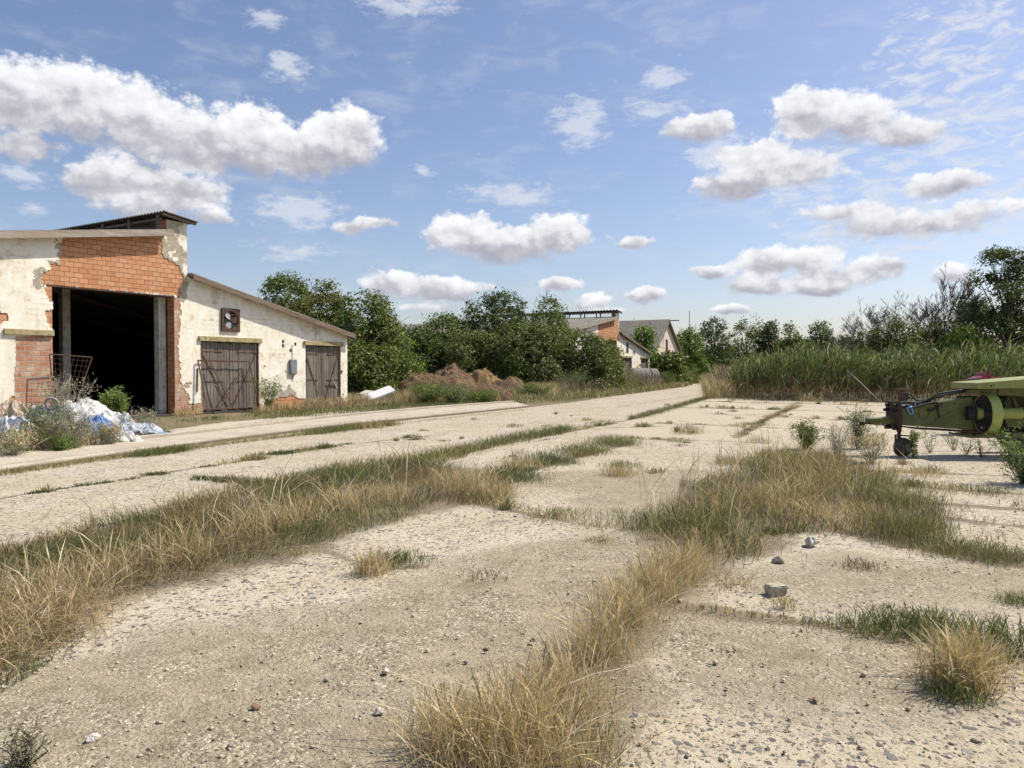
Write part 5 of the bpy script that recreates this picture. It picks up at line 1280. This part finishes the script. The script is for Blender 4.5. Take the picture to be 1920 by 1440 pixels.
def slab(name, label, cat, c, dims, rot, mat):
    m = MB(); x_, y_, z_ = dims; m.box(-x_/2,x_/2,-y_/2,y_/2,0,z_); o = m.build(name, M[mat], bevel=.012); o.location = c; o.rotation_euler = rot; return tag(o, label, cat)
x, y = G(718,752); slab('foam_panel', 'larger white panel tilted on the debris right of the barn', 'panel', (x-.1,y-.5,.30), (1.45,.85,.12), (R(16),R(-20),R(25)), 'board_white')
x, y = G(699,752); slab('foam_panel', 'smaller off-white panel lying flat left of the tilted one', 'panel', (x-.1,y+.1,.30), (1.0,.7,.10), (R(14),R(6),R(-20)), 'stone_white')
x, y = G(655,757); slab('plank', 'short pale plank lying in the grass at the barn corner', 'plank', (x,y,.03), (.8,.16,.05), (0,R(3),R(20)), 'stick')

# ---- dung heaps
def mound(name, label, px, py, w, d, h, mat, seed, dy=0):
    x, y = G(px, py); n = 44; S = np.linspace(-1,1,n); X, Y = np.meshgrid(S,S); r = np.sqrt(X**2+Y**2)*(1+.18*fbm(X*1.5+seed,Y*1.5,seed))
    Z = h*np.clip(1-r**2,0,1)**.42*(.90+.16*fbm(X*1.8,Y*1.8,seed+3)) + .07*h*fbm(X*7,Y*7,seed+4,3)*np.clip((1-r)*4,0,1) - .06
    vs = [(X[j,i]*w/2, Y[j,i]*d/2, Z[j,i]) for j in range(n) for i in range(n)]
    fs = [(j*n+i, j*n+i+1, (j+1)*n+i+1, (j+1)*n+i) for j in range(n-1) for i in range(n-1)]
    root = empty(name, (x, y+dy, 0)); tag(root, label, 'dung heap', 'old dung heaps beside the track')
    m = MB(); m.add(vs, fs); m.build('heap', M[mat], root, smooth=True, fix=False)
    B = Blades(); N = int(900*w*d/4); q = rng.uniform(-.98,.98,(N,2)); rr_ = np.linalg.norm(q,axis=1); q = q[rr_<.95]
    ii = ((q[:,0]+1)/2*(n-1)).astype(int); jj = ((q[:,1]+1)/2*(n-1)).astype(int)
    B.add(np.column_stack([q[:,0]*w/2, q[:,1]*d/2, Z[jj,ii]-.01]), rng.uniform(.06,.22,len(q)), .016, pick({'brown':4,'straw':3,'dark':2} if mat=='dung' else {'straw':6,'brown':2}, len(q)), 1.6)
    tag(B.build('straw', root), kind='stuff')
    return root
mound('dung_heap', 'dark brown dung heap nearest the trees at the left end', 772, 746, 3.0, 2.4, 1.72, 'dung', 2, 2.3)
mound('dung_heap', 'rounded brown dung heap with drooping strands left of the straw one', 845, 746, 2.9, 2.2, 1.70, 'dung', 5, 1.8)
mound('dung_heap', 'straw coloured dung heap standing out among the brown ones', 900, 745, 2.2, 1.8, 1.55, 'dung_straw', 7, 2.2)
mound('dung_heap', 'broad weedy dung heap between the left one and the rounded one', 808, 749, 3.8, 2.6, 1.40, 'dung', 9, 1.4)
mound('dung_heap', 'lower brown dung heap right of the straw coloured one', 945, 744, 3.0, 2.0, 1.15, 'dung', 11, 1.4)
mound('dung_heap', 'lowest spread out dung heap at the right end', 995, 741, 3.4, 1.8, .80, 'dung', 13, 1.6)
mound('dung_heap', 'dark low dung heap in front of the straw coloured one', 880, 752, 4.6, 1.8, .95, 'dung', 15, .8)
GS = 'roadside shrubs before the dung heaps'
for i, (c, h, w, pal, lab) in enumerate([((802,757),1.0,2.2,'thistle','dark green shrub in front of the broad weedy heap'),((848,756),.85,2.0,'sage','olive shrub in front of the rounded heap'),((905,754),.55,2.0,'thistle','low green shrub in front of the straw heap'),((1000,747),.85,2.4,'weed','bright green shrub at the kerb end of the heaps'),
   ((1070,738),1.5,2.4,'sage','grey stalky shrub under the russet bush'),((1140,733),1.5,2.6,'drab','mauve brown shrub along the road edge before the far barn'),((1185,728),1.4,2.2,'drab','pale brown shrub just left of the grey bales'),((1245,724),1.5,2.4,'weed','green shrub right of the grey bales at the road edge'),((1285,718),1.5,2.4,'weed','far green shrub by the road bend')]):
    x, y = G(*c); weed('roadside_shrub', lab, (x,y), h, w, pal, 64, 4, .07, .10, seed=90+i, group=GS, cat='shrub', up=.8)

# ---- wrapped bales
def bale(label, px, Y, r, L, rz):
    x = (px-CX)/F*Y; root = empty('round_bale', (x,Y,0), rz); tag(root, label, 'bale', 'grey wrapped bales beside the far barn')
    m = MB(); n = 12; pts = [(-L/2+L*i/n, 0, r) for i in range(n+1)]; m.tube(pts, [r*.93]+[r*(1+.012*math.sin(i*2.3)) for i in range(1,n)]+[r*.93], 26); m.build('wrap', M['bale'], root, smooth=False)
    m = MB(); 
    for k_ in (-.3,0,.3): m.tube([(k_*L-.02,0,r),(k_*L+.02,0,r)], r*1.022, 26); 
    m.build('twine', M['tarp_grey'], root)
bale('longer grey wrapped bale beside the far barn doors', 1198, 62.5, .80, 1.65, R(16))
bale('shorter grey wrapped bale at the right end of the pair', 1223, 64.2, .78, .75, R(16))

# ================================================================== STONES
def stone(label, px, py, r, mat, seed, sub=3, rough=.3):
    x, y = G(px, py); m = MB(); m.rock((0,0,r[2]*.72), r, seed, rough, sub); o = m.build('stone', M[mat]); o.location = (x, y+r[1]*.5, 0); o.rotation_euler = (0,0,seed); return tag(o, label, 'stone')
def block_stone():
    x, y = G(1462,1120); m = MB(); m.prism([(-.105,.0),(.06,-.01),(.095,.02),(.105,.115),(-.09,.125),(-.12,.09)], -.07, .08); o = m.build('stone', M['stone'], bevel=.012)
    bm = bmesh.new(); bm.from_mesh(o.data); bmesh.ops.subdivide_edges(bm, edges=bm.edges, cuts=3, use_grid_fill=True)
    for v in bm.verts: v.co += Vector((random.gauss(0,.0035), random.gauss(0,.0035), random.gauss(0,.0035)))
    bm.to_mesh(o.data); bm.free(); o.scale = (.58,.6,.6); o.location = (x,y+.06,0); o.rotation_euler = (0,R(-3),R(12)); tag(o, 'flat topped beige block of concrete lying on the bare slab', 'stone')
block_stone()
stone('rough white lump of rubble at the foot of the mixed grass', 1523, 1027, (.072,.062,.060), 'stone_white', 4, 4, .9)
stone('small pale stone left of the white lump', 1461, 1058, (.06,.045,.04), 'stone', 6)
stone('rusty brown pebble on the gravel at lower left', 478, 1331, (.028,.02,.016), 'stone_brown', 9)
stone('white pebble left of the bottom straw grass', 723, 1264, (.030,.022,.018), 'stone_white', 11)
stone('small grey pebble with white side nearest the straw grass', 710, 1342, (.028,.022,.020), 'stone_white', 13)
stone('dark clod on the dusty ground in the middle of the yard', 998, 1204, (.026,.016,.012), 'bark', 15)
stone('dark crumb of tar beside a white chip right of the pebbles', 911, 1222, (.018,.014,.012), 'bark', 19)
stone('reddish brick chip among the exposed pebbles at lower right', 1530, 1316, (.026,.016,.010), 'stone_brown', 17)
stone('round pale stone on the edge of the bottom left gravel', 170, 1391, (.035,.027,.018), 'stone_white', 23)

# ================================================================== GREEN FARM IMPLEMENT
YM = 13.35
def mp(zx, zy, dY=0.0):
    """sight line of the close-up drawing -> point in the machine's side plane"""
    return at(1600+zx/6, 660+zy/6, YM+dY)
root = empty('farm_implement', (at(1760,800,YM)[0], YM, 0)); tag(root, 'faded green towed farm implement with hitch and support wheel at the right edge', 'farm implement')
O = Vector(root.location)
def ml(zx, zy, dY=0.0): return Vector(mp(zx, zy, dY)) - O
def plate(name, pts, y0, y1, mat, parent=root, bevel=.006):
    m = MB(); pp = [ml(*p) for p in pts]; m.prism([(p.x, p.z) for p in pp], y0, y1); return m.build(name, M[mat], parent, bevel=bevel)
body = plate('drawbar_body', [(525,640),(700,610),(960,568),(1140,535),(1330,505),(1350,560),(1350,882),(1100,862),(700,835),(590,828),(525,800)], 0, .20, 'green', bevel=.008)
plate('rib', [(905,778),(1060,690),(1350,560),(1350,575),(1070,705),(915,792)], -.010, -.001, 'green', body, .003)
plate('rib', [(905,782),(1000,795),(1360,855),(1360,868),(1000,808),(905,795)], -.014, -.001, 'green', body, .003)
plate('rib', [(800,838),(905,782),(918,792),(820,848)], -.012, -.001, 'green', body, .003)
plate('bottom_rail', [(590,838),(700,848),(1100,872),(1420,895),(1420,915),(1100,892),(700,868),(590,852)], -.03, .19, 'rust_dark', body, .004)
c = ml(795,690); m = MB(); n = 30
for r0, r1, o in ((.115,.100,-.012),(.085,.075,-.007)):
    ro = [(c.x+r0*math.cos(t), c.z+r0*math.sin(t)) for t in np.linspace(0,2*math.pi,n,endpoint=False)]; ri = [(c.x+r1*math.cos(t), c.z+r1*math.sin(t)) for t in np.linspace(0,2*math.pi,n,endpoint=False)]
    m.prism(ro, o, -.001, [ri])
m.build('pressed_ring', M['green'], body)
m = MB()
for zx, zy in ((1270,578),(1215,590),(1260,808),(1130,795),(920,752),(1090,780)):
    p = ml(zx, zy); m.tube([(p.x,-.006,p.z),(p.x,-.001,p.z)], .012, 8)
m.build('bolt_hole', M['black'], body)
plate('end_plate', [(508,560),(540,560),(540,850),(508,850)], -.04, .46, 'rust_dark', body, .004)
plate('tongue', [(228,755),(400,748),(460,738),(508,722),(508,812),(395,822),(388,832),(230,806)], .12, .34, 'green', root, .01)
m = MB(); m.bar(ml(160,806)+Vector((0,.23,0)), ml(390,826)+Vector((0,.23,0)), .16, .03); p = ml(165,806); m.tube([(p.x,.23,p.z-.04),(p.x,.23,p.z+.02)], .05, 12); m.build('hitch_plate', M['rust_dark'], root, bevel=.004)
m = MB()
for zx, zy, r in ((480,660,.028),(495,855,.045),(500,600,.03)):
    p = ml(zx, zy); m.tube([(p.x-.05,.06,p.z),(p.x+.06,.06,p.z)], r, 9); m.tube([(p.x-.05,.34,p.z),(p.x+.06,.34,p.z)], r, 9)
m.build('bolt', M['black'], root)
# support leg and wheel
leg = MB(); p = ml(568,830); leg.tube([(p.x,.16,p.z+.06),(p.x,.16,p.z-.12)], .042, 12); leg.tube([(p.x,.16,p.z-.11),(p.x,.16,.30)], .032, 12); leg.tube([(p.x,.16,.31),(p.x+.02,.16,.18)], .03, 10); leg.build('support_leg', M['rust_dark'], root, smooth=False)
wc = Vector((p.x+.035, .10, .172)); wheel = MB(); ax = Vector((.55,-.83,0)).normalized()
prof = [(-.105,.06),(-.105,.118),(-.088,.152),(-.05,.168),(0,.172),(.05,.168),(.088,.152),(.105,.118),(.105,.06)]
wheel.lathe(wc, ax, prof, 30); tw = wheel.build('support_wheel', M['tyre'], root, smooth=False)
m = MB(); m.tube([wc+ax*.103, wc+ax*.118, wc+ax*.122], [.085,.075,.03], 18); m.tube([wc+ax*.12, wc+ax*.15], [.03,.025], 10); m.build('rim', M['grey_box'], tw)
m = MB(); m.bar(wc+ax*.16+Vector((0,0,.0)), wc+ax*.16+Vector((0,0,.22)), .05,.015,ax); m.bar(wc-ax*.13, wc-ax*.13+Vector((0,0,.22)), .05,.015,ax); m.bar(wc+ax*.17+Vector((0,0,.21)), wc-ax*.14+Vector((0,0,.21)), .05,.02); m.build('fork', M['rust_dark'], tw)
# drum
dc = ml(1490,690)+Vector((.0,-.06,0)); da = Vector((.99,-.12,0)).normalized(); Rd = .352
m = MB(); prof = [(-.070,Rd*.95),(-.085,Rd*.96),(-.088,Rd*.99),(-.080,Rd),(.075,Rd),(.085,Rd*.985),(.085,.2),(.06,.12)]
m.lathe(dc, da, prof, 56); drum = m.build('drum', M['green_drum'], root)
for po in drum.data.polygons: po.use_smooth = False
m = MB(); m.tube([dc-da*.082, dc-da*.076], Rd*.945, 44); m.build('drum_face', M['black'], drum)
m = MB(); m.tube([dc-da*.36, dc-da*.10], .105, 20); m.tube([dc+da*.06, dc+da*.55], .10, 20); sh = m.build('shaft_housing', M['green_drum'], root, smooth=False)
m = MB(); m.tube([dc-da*.37, dc-da*.361, dc-da*.22], [.118,.122,.122], 20)
m.tube([dc-da*.20, dc-da*.055], [.06,.14], 16); m.build('collar', M['black'], sh)
m = MB()
for k_ in range(5):
    a = R(72*k_+20); up = Vector((0,0,1)); sd = da.cross(up).normalized(); d = up*math.cos(a)+sd*math.sin(a); m.bar(dc-da*.090+d*.12, dc-da*.090+d*Rd*.9, .05, .016, da)
m.build('spoke', M['rust_dark'], drum)
m = MB(); m.rock(tuple(dc-da*.10+Vector((-.02,-.04,-.25))), (.022,.02,.022), 3); m.build('grease_cap', M['white_metal'], drum)
# upper beam, rails, frame going on beyond the picture
def zx_end(zy0, zy1): return None
XR = 2.6
def beam(name, zl, top_l, top_r, bot_r, bot_l, y0, y1, mat, bevel=.01):
    a, b, c_, d_ = ml(zl, top_l), ml(1920, top_r), ml(1920, bot_r), ml(zl, bot_l); k_ = (XR-a.x)/(b.x-a.x)
    q = [(a.x,a.z),(XR,a.z+(b.z-a.z)*k_),(XR,d_.z+(c_.z-d_.z)*k_),(d_.x,d_.z)]
    m = MB(); m.prism(q, y0, y1); return m.build(name, M[mat], root, bevel=bevel)
bt = beam('top_beam', 1282, 345, 292, 400, 412, -.30, .52, 'green_lit')
beam('side_rail', 1300, 425, 408, 500, 470, -.02, .46, 'green'); beam('lower_frame', 1312, 925, 905, 965, 968, -.02, .44, 'green', .006)
m = MB(); a = ml(1612,415); m.box(a.x-.004, a.x+.014, -.034, -.021, ml(0,500).z, a.z); m.build('seam_strip', M['rust_dark'], root)
m = MB()
for zx, zy in ((1430,372),(1455,368),(1432,385),(1762,440),(1905,345)): 
    p = ml(zx,zy); o_ = -.306 if zy < 410 else -.026; m.tube([(p.x,o_,p.z),(p.x,o_+.006,p.z)], .011, 8)
m.build('bolt_hole', M['black'], bt)
plate('back_panel', [(1340,505),(1600,500),(1920,490),(2600,490),(2600,940),(1600,930),(1340,890)], .46, .50, 'green', root)
plate('bearing_bracket', [(1720,640),(1745,520),(1785,505),(1815,620),(1930,625),(2050,640),(2050,850),(1740,850)], .05, .40, 'green', root, .01)
m = MB(); p = ml(1880,700); m.tube([(p.x,.02,p.z),(p.x,.049,p.z)], .105, 24); m.tube([(p.x,-.01,p.z),(p.x,.02,p.z)], .05, 16); m.build('bearing_cover', M['rust_dark'], root)
m = MB(); m.bar(ml(1610,625)+Vector((0,.05,0)), ml(1755,548)+Vector((0,.05,0)), .05,.05); m.build('strut', M['black'], root)
m = MB(); m.prism([(p.x,p.z) for p in (ml(1780,515),ml(1800,512),ml(1870,622),ml(1820,628))], -.01, .045); m.build('gusset', M['dung_straw'] if False else M['rust'], root)
m = MB(); m.tube([ml(1075,905), ml(1130,918), ml(1290,925), ml(1330,915)], .014, 8); m.build('pipe', M['rust'], root)
# two big wheels carrying the frame, outside the picture to the right
for yy in (.1, .95):
    w_ = MB(); cc = Vector((XR-.5, yy, .50)); prof = [(-.11,.26),(-.11,.42),(-.08,.48),(0,.50),(.08,.48),(.11,.42),(.11,.26)]
    w_.lathe(cc, (0,1,0), prof, 34); t_ = w_.build('wheel', M['tyre'], root); r_ = MB(); r_.tube([cc+Vector((0,-.115,0)), cc+Vector((0,.115,0))], .25, 24); r_.build('rim', M['green_drum'], t_)
# hydraulic block, hoses, blue coupling
m = MB(); p = ml(605,520); m.box(p.x-.055,p.x+.055,.10,.22,p.z-.16,p.z+.10); m.tube([(p.x,.16,p.z+.10),(p.x,.16,p.z+.15)],.03,10); m.box(p.x-.11,p.x+.10,.12,.20,p.z+.145,p.z+.165); m.build('valve_block', M['rust'], root, bevel=.006)
for i, pts in enumerate([[(520,575),(600,560),(760,580),(880,520),(960,470),(1060,455),(1250,425)], [(530,600),(680,600),(790,600),(900,535),(1000,490),(1130,470),(1290,440)], [(640,500),(700,520),(770,545),(850,540),(960,520),(1080,500),(1110,520)], [(560,585),(660,632),(790,590),(930,560),(960,600),(900,650),(830,650)], [(520,545),(500,590),(520,640),(600,625)], [(630,490),(660,470),(720,540),(780,552)], [(950,600),(945,640),(962,740)], [(640,585),(720,590),(830,565),(930,530)]]):
    m = MB(); P = [ml(*q_)+Vector((0,.02+.045*(i%4) if i not in (3,6) else -.02,0)) for q_ in pts]
    S = []
    for a, b in zip(P[:-1], P[1:]): S += [a.lerp(b, t) for t in (0,.25,.5,.75)]
    S.append(P[-1])
    for _ in range(3): S = [S[0]] + [(S[k_-1]+S[k_]*2+S[k_+1])/4 for k_ in range(1,len(S)-1)] + [S[-1]]
    m.tube(S, .021 if i in (0,1,3,7) else .012, 8); m.build('hose', M['black'], root, smooth=True)
m = MB(); p0 = [ml(600,625),ml(640,618),ml(662,680),ml(645,700),ml(622,690),ml(598,640)]; P = [p_+Vector((0,-.035,0)) for p_ in p0+[p0[0]]]; m.tube(P, .011, 8); m.tube([ml(585,632)+Vector((0,-.035,0)), ml(650,612)+Vector((0,-.035,0))], .013, 8); m.build('coupling_clip', M['bright_blue'], root, smooth=True)
m = MB(); p = ml(695,580); m.tube([(p.x,.0,p.z-.05),(p.x,.0,p.z+.06)], [.014,.004], 8); p = ml(545,600); m.tube([(p.x-.03,-.05,p.z),(p.x+.03,-.05,p.z)], .014, 8); m.build('plug', M['white_metal'], root)
# oil cracks drawn in the paint: thin weld seams
# ---- red implement behind it
YR = 18.0
root2 = empty('red_implement', (at(1850,760,YR)[0], YR, 0)); tag(root2, 'dull red implement mostly hidden behind the green machine', 'farm implement')
O2 = Vector(root2.location)
def rl(zx, zy): return Vector(at(1600+zx/6, 660+zy/6, YR)) - O2
m = MB(); m.prism([(p.x,p.z) for p in (rl(1400,330),rl(1400,300),rl(1470,270),rl(1490,235),rl(1545,235),rl(1545,270),rl(1600,330),rl(1600,400),rl(1400,400))], 0, .4); m.build('hopper', M['red'], root2, bevel=.01)
m = MB(); m.bar(rl(1255,322), rl(1410,318), .10,.07); m.bar(rl(1520,260), rl(1640,300), .06,.04); m.bar(rl(1520,285), rl(1640,330), .06,.04); m.bar(rl(1520,300), rl(2000,330), .12,.12); m.build('frame', M['red'], root2)
m = MB(); m.tube([rl(1520,240), rl(1520,195)], .025, 8); m.build('lever', M['rust_dark'], root2)
m = MB(); m.tube([rl(1255,318)+Vector((0,-.03,0)), rl(1420,300)+Vector((0,-.03,0))], .035, 8); m.build('cylinder', M['black'], root2)
for zx in (1440, 1960):
    m = MB(); p = rl(zx,400); m.bar((p.x,.2,p.z+.02),(p.x,.2,.0), .1,.1,(0,1,0)); m.build('leg', M['red'], root2)
# mast far off
m = MB(); x = (1292-CX)/F*170; m.tube([(x,170,0),(x,170,topz(583,170))], [.16,.07], 6); tag(m.build('antenna_mast', M['grey_box']), 'thin far antenna mast above the trees right of the gabled house', 'mast')

# ================================================================== SKY, SUN, CAMERA
SUN_AZ, SUN_EL = 72.0, 52.0                       # clockwise from the view direction, above the horizon
world = bpy.data.worlds.new('World'); scene.world = world; world.use_nodes = True
t = T('sky', world)
sky = t.n('ShaderNodeTexSky', sky_type='NISHITA', sun_disc=False)
sky.sun_elevation = R(SUN_EL); sky.sun_rotation = R(SUN_AZ); sky.altitude = 100; sky.air_density = 1.0; sky.dust_density = 1.4; sky.ozone_density = 1.5
SKY_STRENGTH = .11
def azel(px, py):
    d = Vector(ray(px, py)).normalized(); return math.atan2(d.x, d.y), math.asin(d.z)
dirv = t.n('ShaderNodeTexCoord').outputs['Generated']
sp = t.n('ShaderNodeSeparateXYZ', {0: dirv}).outputs
az = t.m('ARCTAN2', sp[0], sp[1]); el = t.m('ARCSINE', sp[2])
AE = t.n('ShaderNodeCombineXYZ', {0: az, 1: el, 2: 0.0}).outputs[0]
ST_ = t.mapv(AE, (1, 1.35, 1))
wc_ = t.n('ShaderNodeTexNoise', {'Vector': ST_, 'Scale': 16.0, 'Detail': 3.0, 'Roughness': .6}).outputs['Color']
wv = t.n('ShaderNodeVectorMath', {0: wc_, 1: (.5,.5,.5)}, operation='SUBTRACT').outputs[0]
P_ = t.n('ShaderNodeVectorMath', {0: wv, 1: (.032,.022,0), 2: AE}, operation='MULTIPLY_ADD').outputs[0]
CL = [ # px, py, half width, half height, weight
 (30,190,110,72,1),(140,190,125,76,1),(255,232,120,80,1),(365,272,115,72,1),(475,270,105,72,1),(570,290,90,52,1),(645,262,88,62,1),(50,270,90,45,.8),
 (225,342,110,44,1),(330,362,115,46,1),(190,330,70,35,1),(270,390,110,25,.8),
 (870,440,82,44,1),(960,462,120,34,1),(1045,440,72,46,1),
 (735,528,70,26,1),(825,543,95,28,1),(800,578,70,14,.8),(1052,531,52,16,1),(1112,568,44,24,1),(1150,585,50,12,.7),(1212,556,50,16,1),(1378,577,42,14,1),
 (1440,492,70,30,1),(1530,488,75,28,1),(1632,506,74,28,1),(1340,508,60,16,.9),(1420,532,80,20,1),(1535,542,70,16,.9),(1560,520,100,30,.8),
 (1515,215,72,44,1),(1605,225,85,44,1),(1695,252,80,26,1),(1312,243,66,24,1),(1430,300,100,36,.9),(1385,347,82,28,1),(1490,322,90,32,.9),(1340,285,60,25,.6),
 (1760,346,80,30,.9),(1700,425,170,30,.85),(1600,400,110,26,.7),(1830,400,90,26,.7),(1245,145,46,16,.66),(1183,452,44,18,.85),(538,124,48,28,.62),(1085,232,55,46,.62),(1785,512,48,24,1),
 (700,415,60,17,.75),(655,427,40,17,.75),(560,392,85,30,.66),(960,365,95,22,.62),(35,330,55,22,.6),(400,408,60,18,.7),(495,36,45,16,.55),(770,8,110,26,.55),(560,470,100,20,.5),(1230,200,90,26,.5),(790,322,22,12,.6),
 (1905,385,40,18,.8),(1540,440,90,16,.5),(60,395,50,14,.5),(1470,330,160,40,.5)]
Wm = Wsum = Vsum = Wth = None
for (px, py, hw, hh, wt) in CL:
    a, e = azel(px, py); ra, re = hw/F*math.cos(a)**2*1.38, hh/F*math.cos(a)*1.42
    if px > 1250 and py < 480: ra, re = ra*1.12, re*1.10
    if wt < .7: ra, re = ra*1.35, re*1.35
    q = t.n('ShaderNodeVectorMath', {0: P_, 1: (1/ra, 1/re, 0), 2: (-a/ra, -e/re, 0)}, operation='MULTIPLY_ADD').outputs[0]
    l = t.n('ShaderNodeVectorMath', {0: q}, operation='LENGTH').outputs['Value']
    w = t.m('SUBTRACT', 1.0, l, clamp=True)
    if wt < .7:
        Wth = t.m('MULTIPLY', w, wt*1.5) if Wth is None else t.m('MAXIMUM', Wth, t.m('MULTIPLY', w, wt*1.5)); continue
    v = t.n('ShaderNodeVectorMath', {0: q, 1: (0, 1, 0)}, operation='DOT_PRODUCT').outputs['Value']
    ww = t.m('MULTIPLY', w, wt) if wt < 1 else w
    Wm = ww if Wm is None else t.m('SMOOTH_MAX', Wm, ww, .18)
    Wsum = w if Wsum is None else t.m('ADD', Wsum, w)
    Vsum = t.m('MULTIPLY', w, v) if Vsum is None else t.m('MULTIPLY_ADD', w, v, Vsum)
bw = t.n('ShaderNodeVectorMath', {0: wv, 1: (.010,.010,0), 2: ST_}, operation='MULTIPLY_ADD').outputs[0]
vb = t.n('ShaderNodeTexVoronoi', {'Vector': bw, 'Scale': 34.0, 'Detail': 3.0, 'Roughness': .55, 'Lacunarity': 2.3}, feature='F1', voronoi_dimensions='2D').outputs['Distance']
bil = t.m('MULTIPLY_ADD', vb, -.62, .80)
n1 = t.m('ADD', t.m('MULTIPLY', t.noise(ST_, 26, 9, .58, .15), .55), t.m('MULTIPLY', bil, .45))
n1b = t.noise(t.mapv(ST_, loc=(.006, .011, 0)), 17, 3.2, .5, .1)
n1c = t.noise(ST_, 17, 3.2, .5, .1)
dens = t.m('MULTIPLY_ADD', t.m('SUBTRACT', n1, .5), .80, t.m('SUBTRACT', Wm, .205))
vert = t.m('DIVIDE', Vsum, t.m('ADD', Wsum, .05))
soft = t.m('MULTIPLY_ADD', t.m('MULTIPLY', vert, -1.0, clamp=True), .42, .20)
alpha = t.n('ShaderNodeMapRange', {'Value': dens, 'From Min': -.03, 'From Max': soft}, interpolation_type='SMOOTHSTEP').outputs[0]
relief = t.m('SUBTRACT', n1c, n1b)
lum = t.m('ADD', t.m('MULTIPLY_ADD', vert, .80, .66), t.m('MULTIPLY_ADD', relief, 1.3, t.m('MULTIPLY_ADD', t.m('SUBTRACT', bil, .5), .55, t.m('MULTIPLY', dens, -.30))))
k_ = 1 / SKY_STRENGTH
ccol = t.ramp(lum, [(.0, (.36,.36,.42)), (.28, (.47,.47,.52)), (.52, (.66,.665,.70)), (.85, (.80,.805,.83)), (1.0, (.86,.865,.88))])
# high thin ripples of cloud, upper right and in streaks
R1 = t.n('ShaderNodeVectorMath', {0: t.mapv(AE, (1, 2.3, 1), (0, 0, R(-14)))}, operation='MULTIPLY_ADD').outputs[0]
rp = t.mapv(AE, (1, 2.6, 1), (0, 0, R(-16)))
r1 = t.noise(rp, 30, 7, .62, .6); r2 = t.noise(AE, 7, 4, .55)
a0, e0 = azel(1860, 130); a1, e1 = azel(1730, 350)
def region(a, e, ra, re):
    q = t.n('ShaderNodeVectorMath', {0: AE, 1: (1/ra, 1/re, 0), 2: (-a/ra, -e/re, 0)}, operation='MULTIPLY_ADD').outputs[0]
    return t.m('SUBTRACT', 1.0, t.n('ShaderNodeVectorMath', {0: q}, operation='LENGTH').outputs['Value'], clamp=True)
reg = t.m('MAXIMUM', t.sm(region(a0, e0, .20, .14), 0, .55), t.m('MULTIPLY', t.sm(region(a1, e1, .26, .12), 0, .5), 1.0))
thin = t.m('MULTIPLY', t.sm(t.m('ADD', r1, t.m('MULTIPLY_ADD', reg, .32, -.30)), .42, .68), .85)
veil = t.m('MULTIPLY', t.sm(t.m('ADD', t.m('MULTIPLY', t.noise(rp, 13, 8, .62, .35), .65), t.m('MULTIPLY', r2, .35)), .47, .72), .34)
wisp = t.m('MULTIPLY', t.sm(t.m('MULTIPLY_ADD', t.m('SUBTRACT', t.noise(rp, 34, 8, .66, .2), .5), 1.5, t.m('SUBTRACT', Wth, .34)), 0, .5), .72)
thin = t.m('MAXIMUM', t.m('MAXIMUM', thin, veil), wisp)
scol = t.n('ShaderNodeVectorMath', {0: ccol, 1: (k_,)*3}, operation='MULTIPLY').outputs[0]
tcol = (.62*k_, .65*k_, .72*k_, 1)
base = t.mix(1.0, sky.outputs[0], (1.05, 1.0, 1.06), 'MULTIPLY')
c = t.mix(thin, base, tcol)
c = t.mix(alpha, c, scol)
bg = t.n('ShaderNodeBackground', {'Color': c, 'Strength': SKY_STRENGTH})
t.n('ShaderNodeOutputWorld', {'Surface': bg.outputs[0]})
world.cycles.sampling_method = 'MANUAL'; world.cycles.sample_map_resolution = 512

sun = bpy.data.lights.new('sun', 'SUN'); sun.energy = 4.9; sun.angle = R(.53); sun.color = (1.0, .935, .82)
so = bpy.data.objects.new('sun', sun); COL.objects.link(so)
sd = Vector((math.sin(R(SUN_AZ))*math.cos(R(SUN_EL)), math.cos(R(SUN_AZ))*math.cos(R(SUN_EL)), math.sin(R(SUN_EL))))
so.rotation_euler = sd.to_track_quat('Z', 'Y').to_euler(); so.location = (30, 10, 40)
cam = bpy.data.cameras.new('camera'); cam.sensor_width = 36; cam.lens = 36*F/1920; cam.clip_start = .05; cam.clip_end = 5000
co = bpy.data.objects.new('camera', cam); COL.objects.link(co); co.location = (0, 0, H); co.rotation_euler = (R(90)-TH, 0, 0)
scene.camera = co
vs_ = scene.view_settings; vs_.view_transform = 'Standard'; vs_.look = 'None'; vs_.exposure = 0.28; vs_.gamma = 1.0; vs_.use_curve_mapping = False
scene.render.engine = 'CYCLES'; scene.cycles.max_bounces = 6; scene.cycles.diffuse_bounces = 3; scene.cycles.transparent_max_bounces = 4; scene.cycles.use_denoising = True; scene.cycles.denoising_prefilter = 'ACCURATE'; scene.cycles.denoising_input_passes = 'RGB_ALBEDO_NORMAL'; scene.cycles.use_adaptive_sampling = True; scene.cycles.adaptive_threshold = .02; scene.cycles.adaptive_min_samples = 16
